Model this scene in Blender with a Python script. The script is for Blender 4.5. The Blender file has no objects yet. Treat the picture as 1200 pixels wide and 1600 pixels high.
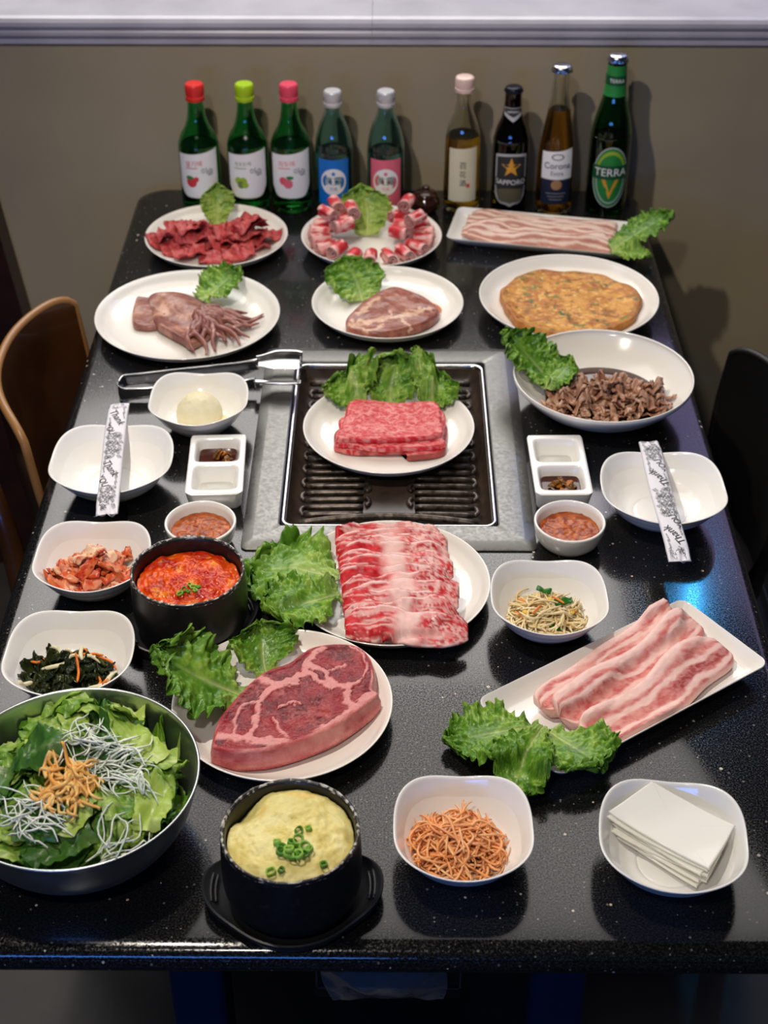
import bpy, math, random
import numpy as np
from mathutils import Vector, Matrix, Euler
R = math.radians; PI = math.pi
scn = bpy.context.scene; COL = scn.collection
# ------------------------------------------------------------------ camera
H_CAM = 1.787; PITCH = R(36.07); YAW = R(0.39); FPX = 2400.0; T = 0.75      # T = table top height
cam = bpy.data.cameras.new('camera'); camo = bpy.data.objects.new('camera', cam); COL.objects.link(camo)
camo.location = (0, 0, H_CAM); camo.rotation_euler = (PI/2-PITCH, 0, YAW)
cam.sensor_fit = 'VERTICAL'; cam.sensor_height = 36; cam.sensor_width = 27; cam.lens = FPX/1600*36
cam.clip_start = .02
cam.dof.use_dof = True; cam.dof.focus_distance = 1.50; cam.dof.aperture_fstop = 8.0; cam.dof.aperture_blades = 0
scn.camera = camo
# ------------------------------------------------------------------ light
w = bpy.data.worlds.new('world'); scn.world = w; w.use_nodes = True
w.node_tree.nodes['Background'].inputs[0].default_value = (.20, .23, .30, 1)
w.node_tree.nodes['Background'].inputs[1].default_value = .10
def lamp(name, kind, loc, power, col=(1, 1, 1), look=None, **kw):
    l = bpy.data.lights.new(name, kind); l.energy = power; l.color = col
    for k, v in kw.items(): setattr(l, k, v)
    o = bpy.data.objects.new(name, l); COL.objects.link(o); o.location = loc
    if look is not None: o.rotation_euler = (Vector(look)-Vector(loc)).to_track_quat('-Z', 'Y').to_euler()
    return o
lamp('pendant_lamp', 'SPOT', (-.36, .98, 2.12), 45, (1, .90, .78), look=(-.02, 1.62, .75), shadow_soft_size=.022, spot_size=R(86), spot_blend=.75)
lamp('track_lamp', 'SPOT', (-.30, -.10, 2.45), 34, (1, .94, .86), look=(.0, 1.45, .75), shadow_soft_size=.05, spot_size=R(60), spot_blend=.8)
lamp('ceiling_panel', 'AREA', (-.35, 4.0, 2.7), 80, (1, .96, .92), shape='RECTANGLE', size=2.4, size_y=2.0)
lamp('ceiling_panel_near', 'AREA', (-.15, 2.45, 2.7), 17, (1, .95, .90), shape='RECTANGLE', size=2.2, size_y=1.0)
lamp('purple_panel', 'AREA', (1.75, 4.7, 2.6), 11, (.62, .52, 1), look=(1.4, 4.0, 0), shape='RECTANGLE', size=1.4, size_y=1.7)
lamp('blue_neon_sign', 'AREA', (.985, 3.2, 2.3), 2.0, (.05, .45, 1), look=(.355, 1.286, .75), shape='RECTANGLE', size=.045, size_y=.15)
lamp('blue_neon_strip', 'AREA', (-.8, -2.3, 1.35), 20, (.08, .28, 1), look=(0, 1.0, .7), shape='RECTANGLE', size=1.6, size_y=.25)
vs = scn.view_settings
vs.view_transform = 'Standard'; vs.look = 'None'; vs.exposure = 0.03; vs.gamma = 1; vs.use_curve_mapping = False
# ------------------------------------------------------------------ helpers
rng = np.random.default_rng(7)
_cp, _sp, _cy, _sy = math.cos(PITCH), math.sin(PITCH), math.cos(YAW), math.sin(YAW)
_fw = np.array([-_sy*_cp, _cy*_cp, -_sp]); _rt = np.array([_cy, _sy, 0.]); _up = np.cross(_rt, _fw); _C = np.array([0, 0, H_CAM])
def at(x, y, z=T):                       # photo pixel -> point on the horizontal plane z
    d = _fw+_rt*(x-600)/FPX-_up*(y-800)/FPX
    return _C+d*((z-H_CAM)/d[2])
def outline(pts, z): return np.array([at(x, y, z)[:2] for x, y in pts])
def topx(V):                             # world -> photo pixel (pattern coordinates of a cut of meat)
    v = V-_C; d = v@_fw
    return np.stack([600+FPX*(v@_rt)/d, 800-FPX*(v@_up)/d], -1)
def S(r, g, b):                          # sRGB 0..255 -> linear
    return np.array([((c/255+.055)/1.055)**2.4 if c > 10.3 else c/255/12.92 for c in (r, g, b)])
def mix(a, b, t): t = np.clip(np.asarray(t), 0, 1)[..., None]; return a*(1-t)+b*t
def sst(a, b, x): t = np.clip((x-a)/(b-a), 0, 1); return t*t*(3-2*t)
def _hash(i, j, k, s):
    n = (i*374761393+j*668265263+k*2147483647+s*1274126177) & 0xffffffff
    n = ((n ^ (n >> 13))*1274126177) & 0xffffffff
    return ((n ^ (n >> 16)) & 0xffff)/65535.0
def vn(p, s=0):                          # value noise, 0..1
    p = np.asarray(p, float); i = np.floor(p).astype(np.int64); f = p-i; f = f*f*(3-2*f); r = 0
    for a in (0, 1):
        for b in (0, 1):
            for c in (0, 1):
                wgt = (f[..., 0] if a else 1-f[..., 0])*(f[..., 1] if b else 1-f[..., 1])*(f[..., 2] if c else 1-f[..., 2])
                r = r+wgt*_hash(i[..., 0]+a, i[..., 1]+b, i[..., 2]+c, s)
    return r
def fbm(p, s=0, o=4):
    p = np.asarray(p, float); r = 0; a = .5; tot = 0
    for q in range(o): r = r+a*vn(p*(2**q)+q*17.3, s+q); tot += a; a *= .55
    return r/tot
def spl(P, n, closed=False):             # Catmull-Rom through P, n samples
    P = np.asarray(P, float); m = len(P)
    u = np.linspace(0, m if closed else m-1, n, endpoint=not closed); i = np.floor(u).astype(int)
    if not closed: i = np.minimum(i, m-2)
    f = (u-i)[:, None]
    g = (lambda k: P[k % m]) if closed else (lambda k: P[np.clip(k, 0, m-1)])
    a, b, c, d = g(i-1), g(i), g(i+1), g(i+2)
    return .5*((2*b)+(-a+c)*f+(2*a-5*b+4*c-d)*f*f+(-a+3*b-3*c+d)*f**3)
def loft(loops, cap0=True, cap1=True, ring=False):
    n = len(loops[0]); m = len(loops); V = np.concatenate(loops); Fs = []
    j = np.arange(n); j2 = (j+1) % n
    for k in range(m if ring else m-1):
        a = k*n; b = ((k+1) % m)*n
        Fs += np.stack([a+j, a+j2, b+j2, b+j], 1).tolist()
    for c, lo, flip in ((cap0, 0, True), (cap1, m-1, False)):
        if c and not ring:
            V = np.vstack([V, loops[lo].mean(0)]); q = len(V)-1
            for t in range(n):
                u_, v_ = lo*n+t, lo*n+(t+1) % n
                Fs.append([v_, u_, q] if flip else [u_, v_, q])
    return V, Fs
def lathe(prof, n=64, caps=(True, True)):
    a = np.linspace(0, 2*PI, n, endpoint=False); c, s = np.cos(a), np.sin(a)
    return loft([np.stack([max(r, 1e-5)*c, max(r, 1e-5)*s, np.full(n, z)], 1) for r, z in prof], *caps)
def tube(P, rad, n=8):
    P = np.asarray(P, float); rad = np.broadcast_to(rad, len(P)); loops = []
    t = np.gradient(P, axis=0); t /= np.linalg.norm(t, axis=1)[:, None]+1e-12
    ref = np.array([0, 0, 1.]) if abs(t[0, 2]) < .9 else np.array([1., 0, 0])
    u = np.cross(ref, t[0]); a = np.linspace(0, 2*PI, n, endpoint=False)
    for p, tt, r in zip(P, t, rad):
        u = u-tt*(u@tt); u /= np.linalg.norm(u)+1e-12; v = np.cross(tt, u)
        loops.append(p+r*(np.cos(a)[:, None]*u+np.sin(a)[:, None]*v))
    return loft(loops)
def box(x0, x1, y0, y1, z0, z1, bev=0):
    if bev <= 0:
        V = np.array([(x, y, z) for z in (z0, z1) for x, y in ((x0, y0), (x1, y0), (x1, y1), (x0, y1))], float)
        return V, [[3, 2, 1, 0], [4, 5, 6, 7], [0, 1, 5, 4], [1, 2, 6, 5], [2, 3, 7, 6], [3, 0, 4, 7]]
    lo = lambda d, z: np.column_stack([rrect((x0+x1)/2, (y0+y1)/2, (x1-x0)/2-d, (y1-y0)/2-d, bev, 6), np.full(24, z)])
    b = bev*.6
    return loft([lo(b, z0), lo(b*.3, z0+b*.3), lo(0, z0+b), lo(0, z1-b), lo(b*.3, z1-b*.3), lo(b, z1)])
def rrect(cx, cy, hx, hy, r, k=6):       # rounded rectangle loop, 4k points
    r = min(r, hx*.99, hy*.99); out = []
    for q, (sx, sy) in enumerate(((1, 1), (-1, 1), (-1, -1), (1, -1))):
        a = np.linspace(q*PI/2, (q+1)*PI/2, k)
        out.append(np.stack([cx+sx*(hx-r)+r*np.cos(a), cy+sy*(hy-r)+r*np.sin(a)], 1))
    return np.concatenate(out)
def join(*parts):
    Vs = []; Fs = []; o = 0
    for V, F in parts:
        Vs.append(V); Fs += [[i+o for i in f] for f in F]; o += len(V)
    return np.concatenate(Vs), Fs
def xf(VF, loc=(0, 0, 0), rot=(0, 0, 0), sc=(1, 1, 1)):
    m = np.array(Euler(rot).to_matrix()); return (VF[0]*np.array(sc))@m.T+np.array(loc), VF[1]
def mesh(name, VF, mat, col=None, smooth=True):
    V, F = VF; me = bpy.data.meshes.new(name)
    me.from_pydata(np.asarray(V).tolist(), [], F); me.update()
    if smooth: me.polygons.foreach_set('use_smooth', [True]*len(me.polygons))
    if col is not None:
        a = me.color_attributes.new('Col', 'FLOAT_COLOR', 'POINT'); c = np.ones((len(me.vertices), 4), np.float32)
        c[:len(col), :3] = col
        if len(col) < len(c): c[len(col):, :3] = col[-1]
        a.data.foreach_set('color', c.ravel())
    if mat: me.materials.append(mat)
    return me
def tag(o, label=None, cat=None, group=None, kind=None):
    for k, v in (('label', label), ('category', cat), ('group', group), ('kind', kind)):
        if v: o[k] = v
    return o
def obj(name, VF, mat, parent=None, col=None, loc=None, smooth=True, rot=None, sharp=None):
    me = VF if isinstance(VF, bpy.types.Mesh) else mesh(name, VF, mat, col, smooth)
    o = bpy.data.objects.new(name, me); COL.objects.link(o)
    if loc is not None: o.location = loc
    if rot is not None: o.rotation_euler = rot
    if parent: o.parent = parent
    if sharp and me.users == 1:
        me.set_sharp_from_angle(angle=R(sharp))
    return o
def wobj(name, VF, mat, base, **kw):     # world-space vertices, origin moved to the base point
    base = np.asarray(base, float); kw.setdefault('smooth', True)
    return obj(name, (VF[0]-base, VF[1]), mat, loc=tuple(base), **kw)
def thing(name, label, cat, loc=(0, 0, 0), rz=0, group=None):
    o = bpy.data.objects.new(name, None); COL.objects.link(o); o.empty_display_size = .03
    o.location = loc; o.rotation_euler = (0, 0, rz)
    return tag(o, label, cat, group)
# ------------------------------------------------------------------ materials
def MAT(name, col=(.8, .8, .8), rough=.5, metal=0, trans=0, ior=1.45, coat=0, attr=False, bump=None, vary=None, sss=0, spec=.5, emit=None, transl=0, aniso=None, rvary=None):
    m = bpy.data.materials.new(name); m.use_nodes = True; nt = m.node_tree; N = nt.nodes; Lk = nt.links; b = N['Principled BSDF']
    b.inputs['Base Color'].default_value = (*col, 1); b.inputs['Roughness'].default_value = rough; b.inputs['Metallic'].default_value = metal
    b.inputs['Transmission Weight'].default_value = trans; b.inputs['IOR'].default_value = ior; b.inputs['Coat Weight'].default_value = coat
    b.inputs['Coat Roughness'].default_value = .06; b.inputs['Specular IOR Level'].default_value = spec
    tc = N.new('ShaderNodeTexCoord'); src = None
    if attr:
        a = N.new('ShaderNodeAttribute'); a.attribute_name = 'Col'; src = a.outputs['Color']
    if vary:                              # (scale, colour2, low, high)
        nz = N.new('ShaderNodeTexNoise'); nz.inputs['Scale'].default_value = vary[0]; nz.inputs['Detail'].default_value = 5
        Lk.new(tc.outputs['Object'], nz.inputs['Vector'])
        rp = N.new('ShaderNodeMapRange'); rp.inputs[1].default_value = vary[2]; rp.inputs[2].default_value = vary[3]; Lk.new(nz.outputs[0], rp.inputs[0])
        mx = N.new('ShaderNodeMix'); mx.data_type = 'RGBA'; Lk.new(rp.outputs[0], mx.inputs[0])
        mx.inputs[6].default_value = (*col, 1); mx.inputs[7].default_value = (*vary[1], 1)
        if src: Lk.new(src, mx.inputs[6])
        src = mx.outputs[2]
    if src: Lk.new(src, b.inputs['Base Color'])
    if rvary:                             # (scale, r0, r1)
        nz = N.new('ShaderNodeTexNoise'); nz.inputs['Scale'].default_value = rvary[0]; nz.inputs['Detail'].default_value = 4; Lk.new(tc.outputs['Object'], nz.inputs['Vector'])
        rp = N.new('ShaderNodeMapRange'); rp.inputs[1].default_value = .35; rp.inputs[2].default_value = .65; rp.inputs[3].default_value = rvary[1]; rp.inputs[4].default_value = rvary[2]
        Lk.new(nz.outputs[0], rp.inputs[0]); Lk.new(rp.outputs[0], b.inputs['Roughness'])
    if bump:                              # (scale, strength, distance[, stretch])
        nz = N.new('ShaderNodeTexNoise'); nz.inputs['Scale'].default_value = bump[0]; nz.inputs['Detail'].default_value = 4
        if len(bump) > 3:
            mp = N.new('ShaderNodeMapping'); mp.inputs['Scale'].default_value = bump[3]; Lk.new(tc.outputs['Object'], mp.inputs[0]); Lk.new(mp.outputs[0], nz.inputs['Vector'])
        else: Lk.new(tc.outputs['Object'], nz.inputs['Vector'])
        bp = N.new('ShaderNodeBump'); bp.inputs['Strength'].default_value = bump[1]; bp.inputs['Distance'].default_value = bump[2]
        Lk.new(nz.outputs[0], bp.inputs['Height']); Lk.new(bp.outputs[0], b.inputs['Normal'])
    if sss:
        b.inputs['Subsurface Weight'].default_value = sss; b.inputs['Subsurface Radius'].default_value = (.006, .003, .002); b.inputs['Subsurface Scale'].default_value = 1
    if emit: b.inputs['Emission Color'].default_value = (*emit[0], 1); b.inputs['Emission Strength'].default_value = emit[1]
    if transl:
        tl = N.new('ShaderNodeBsdfTranslucent'); ms = N.new('ShaderNodeMixShader'); ms.inputs[0].default_value = transl
        if src: Lk.new(src, tl.inputs[0])
        else: tl.inputs[0].default_value = (*col, 1)
        Lk.new(b.outputs[0], ms.inputs[1]); Lk.new(tl.outputs[0], ms.inputs[2]); Lk.new(ms.outputs[0], N['Material Output'].inputs[0])
    return m
def granite():
    m = bpy.data.materials.new('black_granite'); m.use_nodes = True; nt = m.node_tree; N = nt.nodes; Lk = nt.links; b = N['Principled BSDF']
    tc = N.new('ShaderNodeTexCoord')
    def flecks(scale, thr, seedoff):
        mp = N.new('ShaderNodeMapping'); mp.inputs['Location'].default_value = (seedoff, seedoff*.7, 0); Lk.new(tc.outputs['Object'], mp.inputs[0])
        v = N.new('ShaderNodeTexVoronoi'); v.inputs['Scale'].default_value = scale; Lk.new(mp.outputs[0], v.inputs['Vector'])
        # size differs from cell to cell
        sep = N.new('ShaderNodeSeparateColor'); Lk.new(v.outputs['Color'], sep.inputs[0])
        pw = N.new('ShaderNodeMath'); pw.operation = 'POWER'; Lk.new(sep.outputs[0], pw.inputs[0]); pw.inputs[1].default_value = 2.2
        mu = N.new('ShaderNodeMath'); mu.operation = 'MULTIPLY'; Lk.new(pw.outputs[0], mu.inputs[0]); mu.inputs[1].default_value = thr
        lt = N.new('ShaderNodeMath'); lt.operation = 'LESS_THAN'; Lk.new(v.outputs['Distance'], lt.inputs[0]); Lk.new(mu.outputs[0], lt.inputs[1])
        return lt.outputs[0], sep.outputs[1]
    f1, c1 = flecks(66, .12, 0); f2, c2 = flecks(170, .20, 3.1)
    nz = N.new('ShaderNodeTexNoise'); nz.inputs['Scale'].default_value = 620; nz.inputs['Detail'].default_value = 3; Lk.new(tc.outputs['Object'], nz.inputs['Vector'])
    cr = N.new('ShaderNodeValToRGB'); cr.color_ramp.elements[0].position = .45; cr.color_ramp.elements[0].color = (.004, .004, .0045, 1); cr.color_ramp.elements[1].position = .75; cr.color_ramp.elements[1].color = (.022, .021, .020, 1)
    Lk.new(nz.outputs[0], cr.inputs[0])
    m1 = N.new('ShaderNodeMix'); m1.data_type = 'RGBA'; Lk.new(f2, m1.inputs[0]); Lk.new(cr.outputs[0], m1.inputs[6]); m1.inputs[7].default_value = (.16, .15, .135, 1)
    fc = N.new('ShaderNodeMix'); fc.data_type = 'RGBA'; Lk.new(c1, fc.inputs[0]); fc.inputs[6].default_value = (.62, .60, .55, 1); fc.inputs[7].default_value = (.55, .44, .27, 1)
    m2 = N.new('ShaderNodeMix'); m2.data_type = 'RGBA'; Lk.new(f1, m2.inputs[0]); Lk.new(m1.outputs[2], m2.inputs[6]); Lk.new(fc.outputs[2], m2.inputs[7])
    Lk.new(m2.outputs[2], b.inputs['Base Color'])
    b.inputs['IOR'].default_value = 1.62
    rr = N.new('ShaderNodeMapRange'); rr.inputs[1].default_value = .35; rr.inputs[2].default_value = .7; rr.inputs[3].default_value = .05; rr.inputs[4].default_value = .26
    Lk.new(nz.outputs[0], rr.inputs[0]); Lk.new(rr.outputs[0], b.inputs['Roughness'])
    sp_ = N.new('ShaderNodeMapRange'); sp_.inputs[1].default_value = .38; sp_.inputs[2].default_value = .66; sp_.inputs[3].default_value = .24; sp_.inputs[4].default_value = .62; Lk.new(nz.outputs[0], sp_.inputs[0]); Lk.new(sp_.outputs[0], b.inputs['Specular IOR Level'])
    return m
m_granite = granite()
m_white = MAT('white_melamine', S(236, 232, 224), .16, coat=.3)
m_whiteb = MAT('white_porcelain', S(240, 238, 234), .14, coat=.3)
m_wall = MAT('taupe_paint', S(168, 154, 128), .6, vary=(3, S(152, 139, 115), .3, .7), bump=(90, .08, .001))
m_trim = MAT('white_gloss_paint', S(182, 179, 190), .3, vary=(9, S(160, 157, 168), .4, .75))
m_floor = MAT('dark_floor', S(62, 58, 54), .45, vary=(6, S(44, 41, 39), .35, .65))
m_ceil = MAT('ceiling_paint', S(70, 68, 66), .9)
m_dwood = MAT('dark_wood', S(52, 24, 13), .35, vary=(14, S(34, 15, 8), .35, .65), bump=(60, .2, .0006, (1, 6, 6)))
m_ply = MAT('walnut_plywood', S(74, 42, 18), .32, vary=(10, S(52, 28, 11), .35, .65), coat=.2)
m_plyedge = MAT('pale_ply_edge', S(150, 106, 60), .35)
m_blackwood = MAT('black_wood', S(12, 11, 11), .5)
m_steel = MAT('brushed_steel', S(124, 123, 120), .42, metal=1, bump=(240, .12, .0003, (1, 1, 1)), rvary=(260, .36, .52))
m_steel2 = MAT('polished_steel', S(200, 200, 202), .16, metal=1, rvary=(40, .12, .24))
m_bowlsteel = MAT('bowl_steel', S(196, 200, 200), .36, metal=1, bump=(9, .05, .002, (1, 1, 20)))
m_pan = MAT('brown_nonstick', S(62, 50, 42), .32, vary=(60, S(44, 35, 30), .4, .7))
m_bar = MAT('worn_cast_grate', S(92, 82, 74), .34, metal=.55, vary=(120, S(46, 38, 33), .4, .62), bump=(260, .35, .0006))
m_pot = MAT('black_stoneware', S(24, 24, 26), .38, vary=(150, S(40, 38, 36), .55, .75))
m_potrim = MAT('worn_pot_rim', S(52, 50, 48), .35, vary=(220, S(196, 190, 180), .5, .62))
m_tray = MAT('black_tray', S(34, 35, 37), .42, bump=(300, .2, .0004))
m_leaf = MAT('lettuce_leaf', attr=True, rough=.30, transl=.26, bump=(150, .55, .0016), spec=.5)
m_meat = MAT('raw_meat', attr=True, rough=.36, bump=(330, .25, .0006), spec=.28, rvary=(230, .22, .5))
m_wet = MAT('wet_food', attr=True, rough=.22, bump=(420, .3, .0007), spec=.32)
m_matte = MAT('dry_food', attr=True, rough=.5, bump=(500, .35, .0008), spec=.35)
m_flat = MAT('printed_paper', attr=True, rough=.5)
m_paper = MAT('white_paper', S(226, 224, 230), .6, bump=(160, .15, .0004))
m_ink = MAT('black_ink', S(40, 38, 40), .6)
m_bluelit = MAT('blue_lit_steel', S(22, 34, 60), .4)  # table legs: the blue light falling on them is put into the base colour
m_black = MAT('black_plastic', S(14, 14, 15), .35)
m_orange = MAT('orange_print', S(190, 70, 30), .5)
m_clear = MAT('clear_film', (.9, .92, .95), .12, trans=.95, ior=1.1)
def setting(o): return tag(o, kind='structure')
# ------------------------------------------------------------------ setting
setting(obj('floor', box(-3, 3, -1.2, 7, -.05, 0), m_floor, smooth=False))
setting(obj('ceiling', box(-3, 3, -1.2, 7, 2.9, 2.95), m_ceil, smooth=False))
setting(obj('wall_back', box(-3, 3, 2.338, 2.47, 0, .985), m_wall, smooth=False))
capP = [(2.338, .978), (2.330, .978), (2.330, .986), (2.326, .989), (2.322, .993), (2.3215, .998), (2.3235, 1.002), (2.320, 1.004), (2.316, 1.009), (2.3165, 1.015), (2.321, 1.020), (2.33, 1.022), (2.62, 1.022), (2.62, .978)]
def prism_x(prof, x0, x1):
    P = np.array(prof); n = len(P); a = np.column_stack([np.full(n, x0), P]); b = np.column_stack([np.full(n, x1), P])
    return loft([a, b], False, False)[0], [[k, (k+1) % n, n+(k+1) % n, n+k] for k in range(n)]+[list(range(n))[::-1], list(range(n, 2*n))]
trim = setting(obj('trim_1', prism_x(capP, -3, -.034), m_trim, smooth=False))
trim2 = setting(obj('trim_2', prism_x(capP, -.0335, 3), m_trim, smooth=False))
# ------------------------------------------------------------------ table with the built-in grill
TX0, TX1, TY0, TY1 = -.411, .391, .806, 2.314
GX, GY = -.004, 1.571                    # centre of the grill opening
tb = thing('dining_table', 'long black speckled granite dining table with a grill set in its top', 'table', (-.01, 1.56, 0))
def tl(VF): return (VF[0]-np.array([-.01, 1.56, 0]), VF[1])
def table_top():
    k = 14; cx, cy = (TX0+TX1)/2, (TY0+TY1)/2; hx, hy = (TX1-TX0)/2, (TY1-TY0)/2
    lo = lambda d, z, r=.045: np.column_stack([rrect(cx, cy, hx-d, hy-d, r, k), np.full(4*k, z)])
    hi = lambda z: np.column_stack([rrect(GX, GY, .135, .195, .004, k), np.full(4*k, z)])
    return loft([hi(T-.03), hi(T), lo(.016, T), lo(.008, T-.0012), lo(.003, T-.0042), lo(.001, T-.0085), lo(.004, T-.0105), lo(.003, T-.0135), lo(.0, T-.018), lo(.001, T-.024), lo(.006, T-.029), lo(.02, T-.030)], ring=True)
obj('table_top', tl(table_top()), m_granite, tb, sharp=50)
obj('apron', tl(join(box(-.33, .31, .93, .95, .66, .719), box(-.33, .31, 2.17, 2.19, .66, .719), box(-.33, -.31, .95, 2.17, .66, .719), box(.29, .31, .95, 2.17, .66, .719))), m_black, tb, smooth=False)
obj('burner_housing', tl(box(-.145, .135, 1.36, 1.78, .50, .72, .01)), m_black, tb)
for x0, x1 in ((-.222, -.166), (.140, .196)):
    for y0 in (.96, 2.10):
        obj('leg', tl(box(x0, x1, y0, y0+.06, .02, .72, .008)), m_bluelit, tb)
    for y0 in (.90, 2.04): obj('foot_bar', tl(box(x0-.005, x1+.005, y0, y0+.18, 0, .03, .008)), m_black, tb)
# control box hung under the table edge
cb = thing('grill_control_box', 'black control box with orange markings hung under the granite table edge', 'control box', (0, .93, .56))
def cl(VF): return (VF[0]-np.array([0, .93, .56]), VF[1])
obj('housing', cl(box(-.070, .066, .885, .930, .585, .72, .004)), m_black, cb)
obj('border', cl(join(box(-.0685, -.067, .8838, .8855, .60, .718), box(.063, .0645, .8838, .8855, .60, .718), box(-.0685, .0645, .8838, .8855, .60, .6015))), m_steel2, cb, smooth=False)
kn = obj('knob', cl(xf(lathe([(0, 0), (.021, 0), (.021, .004), (.016, .008), (.015, .022), (.012, .025), (0, .0255)], 40), (-.008, .885, .665), (PI/2, 0, 0))), m_black, cb, sharp=40)
for i in range(4): obj('marking', cl(xf(box(-.006, .006, -.0003, .0003, -.0012, .0012), (-.058+.005*(i % 2), .8845, .672+.006*i), (0, -.5, 0))), m_orange, cb, smooth=False)
for i in range(3): obj('marking', cl(xf(box(-.0012, .0012, -.0003, .0003, -.0045, .0045), (.033+.005*i, .8845, .677), (0, .1*i, 0))), m_orange, cb, smooth=False)
# clear plastic bag drawn over the knob
def bag():
    u = np.linspace(0, 1, 26); v = np.linspace(-1, 1, 22); U, Vv = np.meshgrid(u, v, indexing='ij')
    wd = .026+.024*np.sin(U*PI*.8)+.01*U; X = -.008+Vv*wd+.012*(U-.5); Z = .712-.105*U
    Yb = .872-.024*np.sin(U*PI)*(1-Vv**2)-.008*fbm(np.stack([U*6, Vv*4, U*0], -1), 3)
    V = np.stack([X, Yb, Z], -1).reshape(-1, 3); F = [[i*22+j, i*22+j+1, (i+1)*22+j+1, (i+1)*22+j] for i in range(25) for j in range(21)]
    n = len(V); V2 = V+np.array([0, .0007, 0]); return np.vstack([V, V2]), F+[[a+n for a in f[::-1]] for f in F]
wb = wobj('plastic_bag', bag(), m_clear, (0, .87, .62)); tag(wb, 'clear crumpled plastic bag pulled over the control box knob', 'plastic bag')
# ---- grill
gr = thing('tabletop_grill', 'square steel tabletop grill with slotted dark grate sunk in the table', 'grill', (GX, GY, T))
def gl(VF): return (VF[0]-np.array([GX, GY, T]), VF[1])
def ringrect(prof, k=8):                 # prof: (hx, hy, r, z) loops, closed ring
    return loft([np.column_stack([rrect(GX, GY, hx, hy, r, k), np.full(4*k, z)]) for hx, hy, r, z in prof], ring=True)
obj('frame', gl(ringrect([(.124, .181, .004, T-.012), (.124, .181, .004, T+.0052), (.1255, .1825, .004, T+.006), (.151, .208, .006, T+.006), (.1525, .2095, .006, T+.0056), (.1625, .2195, .007, T+.0028), (.1645, .2215, .008, T+.0018), (.1645, .2215, .008, T), (.1345, .1945, .005, T), (.1335, .1935, .005, T-.012)])), m_steel, gr, sharp=25)
obj('pan_rim', gl(ringrect([(.118, .175, .012, T-.020), (.118, .175, .012, T+.001), (.1185, .1755, .012, T+.0032), (.1205, .1775, .012, T+.004), (.1225, .1795, .012, T+.0032), (.123, .180, .012, T+.001), (.123, .180, .012, T-.020)])), m_steel2, gr, sharp=60)
def pan():
    lo = lambda hx, hy, r, z: np.column_stack([rrect(GX, GY, hx, hy, r, 8), np.full(32, z)])
    return loft([lo(.1228, .1798, .012, T-.028), lo(.1228, .1798, .012, T-.002), lo(.1175, .1745, .012, T-.001), lo(.114, .171, .014, T-.013), lo(.108, .165, .016, T-.021), lo(.098, .155, .02, T-.024)])
obj('pan', gl(pan()), m_pan, gr, sharp=60)
yb = np.arange(-.142, .1435, .0143)
def arch(x, y): return .0052*(1-(x/.098)**2)-.0016        # the grate is crowned towards its middle
for sx in (-1, 1):
    for i, y in enumerate(yb):
        xs = np.linspace(.026+.004*(abs(i-10)/10), .098, 9); P = np.stack([sx*xs, np.full(9, y)+.0015*(xs-.06)/.04, -.0128+arch(xs, y)*.8+.004], 1)
        b1 = tube(P, [.0030]+[.0036]*7+[.0030], 8)
        obj('grate_bar', b1, m_bar, gr)
for sx in (-1, 1):                        # every other pair of bars is closed at its outer or inner end
    for i in range(0, len(yb)-1):
        xe = .098 if i % 2 == 0 else .0275
        a = np.linspace(-PI/2, PI/2, 7); s2 = sx*(1 if i % 2 == 0 else -1)
        P = np.stack([sx*xe+s2*.0045*np.cos(a), (yb[i]+yb[i+1])/2+.00715*np.sin(a), np.full(7, -.0085 if i % 2 == 0 else -.0052)], 1)
        obj('grate_loop', tube(P, .0031, 8), m_bar, gr)
def gratecore():
    g = []
    for x in np.linspace(-.030, .030, 7): g.append([(x, y, -.0098+arch(x, y)*.9) for y in (-.150, .150)])
    L = [np.array([p[0] for p in g]+[(q[0][0], q[0][1], -.022) for q in g[::-1]]), np.array([p[1] for p in g]+[(q[1][0], q[1][1], -.022) for q in g[::-1]])]
    return loft(L)
obj('grate_core', gratecore(), m_pan, gr, sharp=40)
for sy in (-1, 1):
    xs = np.linspace(-.104, .104, 21)
    obj('end_rib', tube(np.stack([xs, sy*(.154-.008*(1-(xs/.104)**2)), -.010+arch(xs, 0)*.8], 1), .0042, 8), m_bar, gr)
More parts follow.
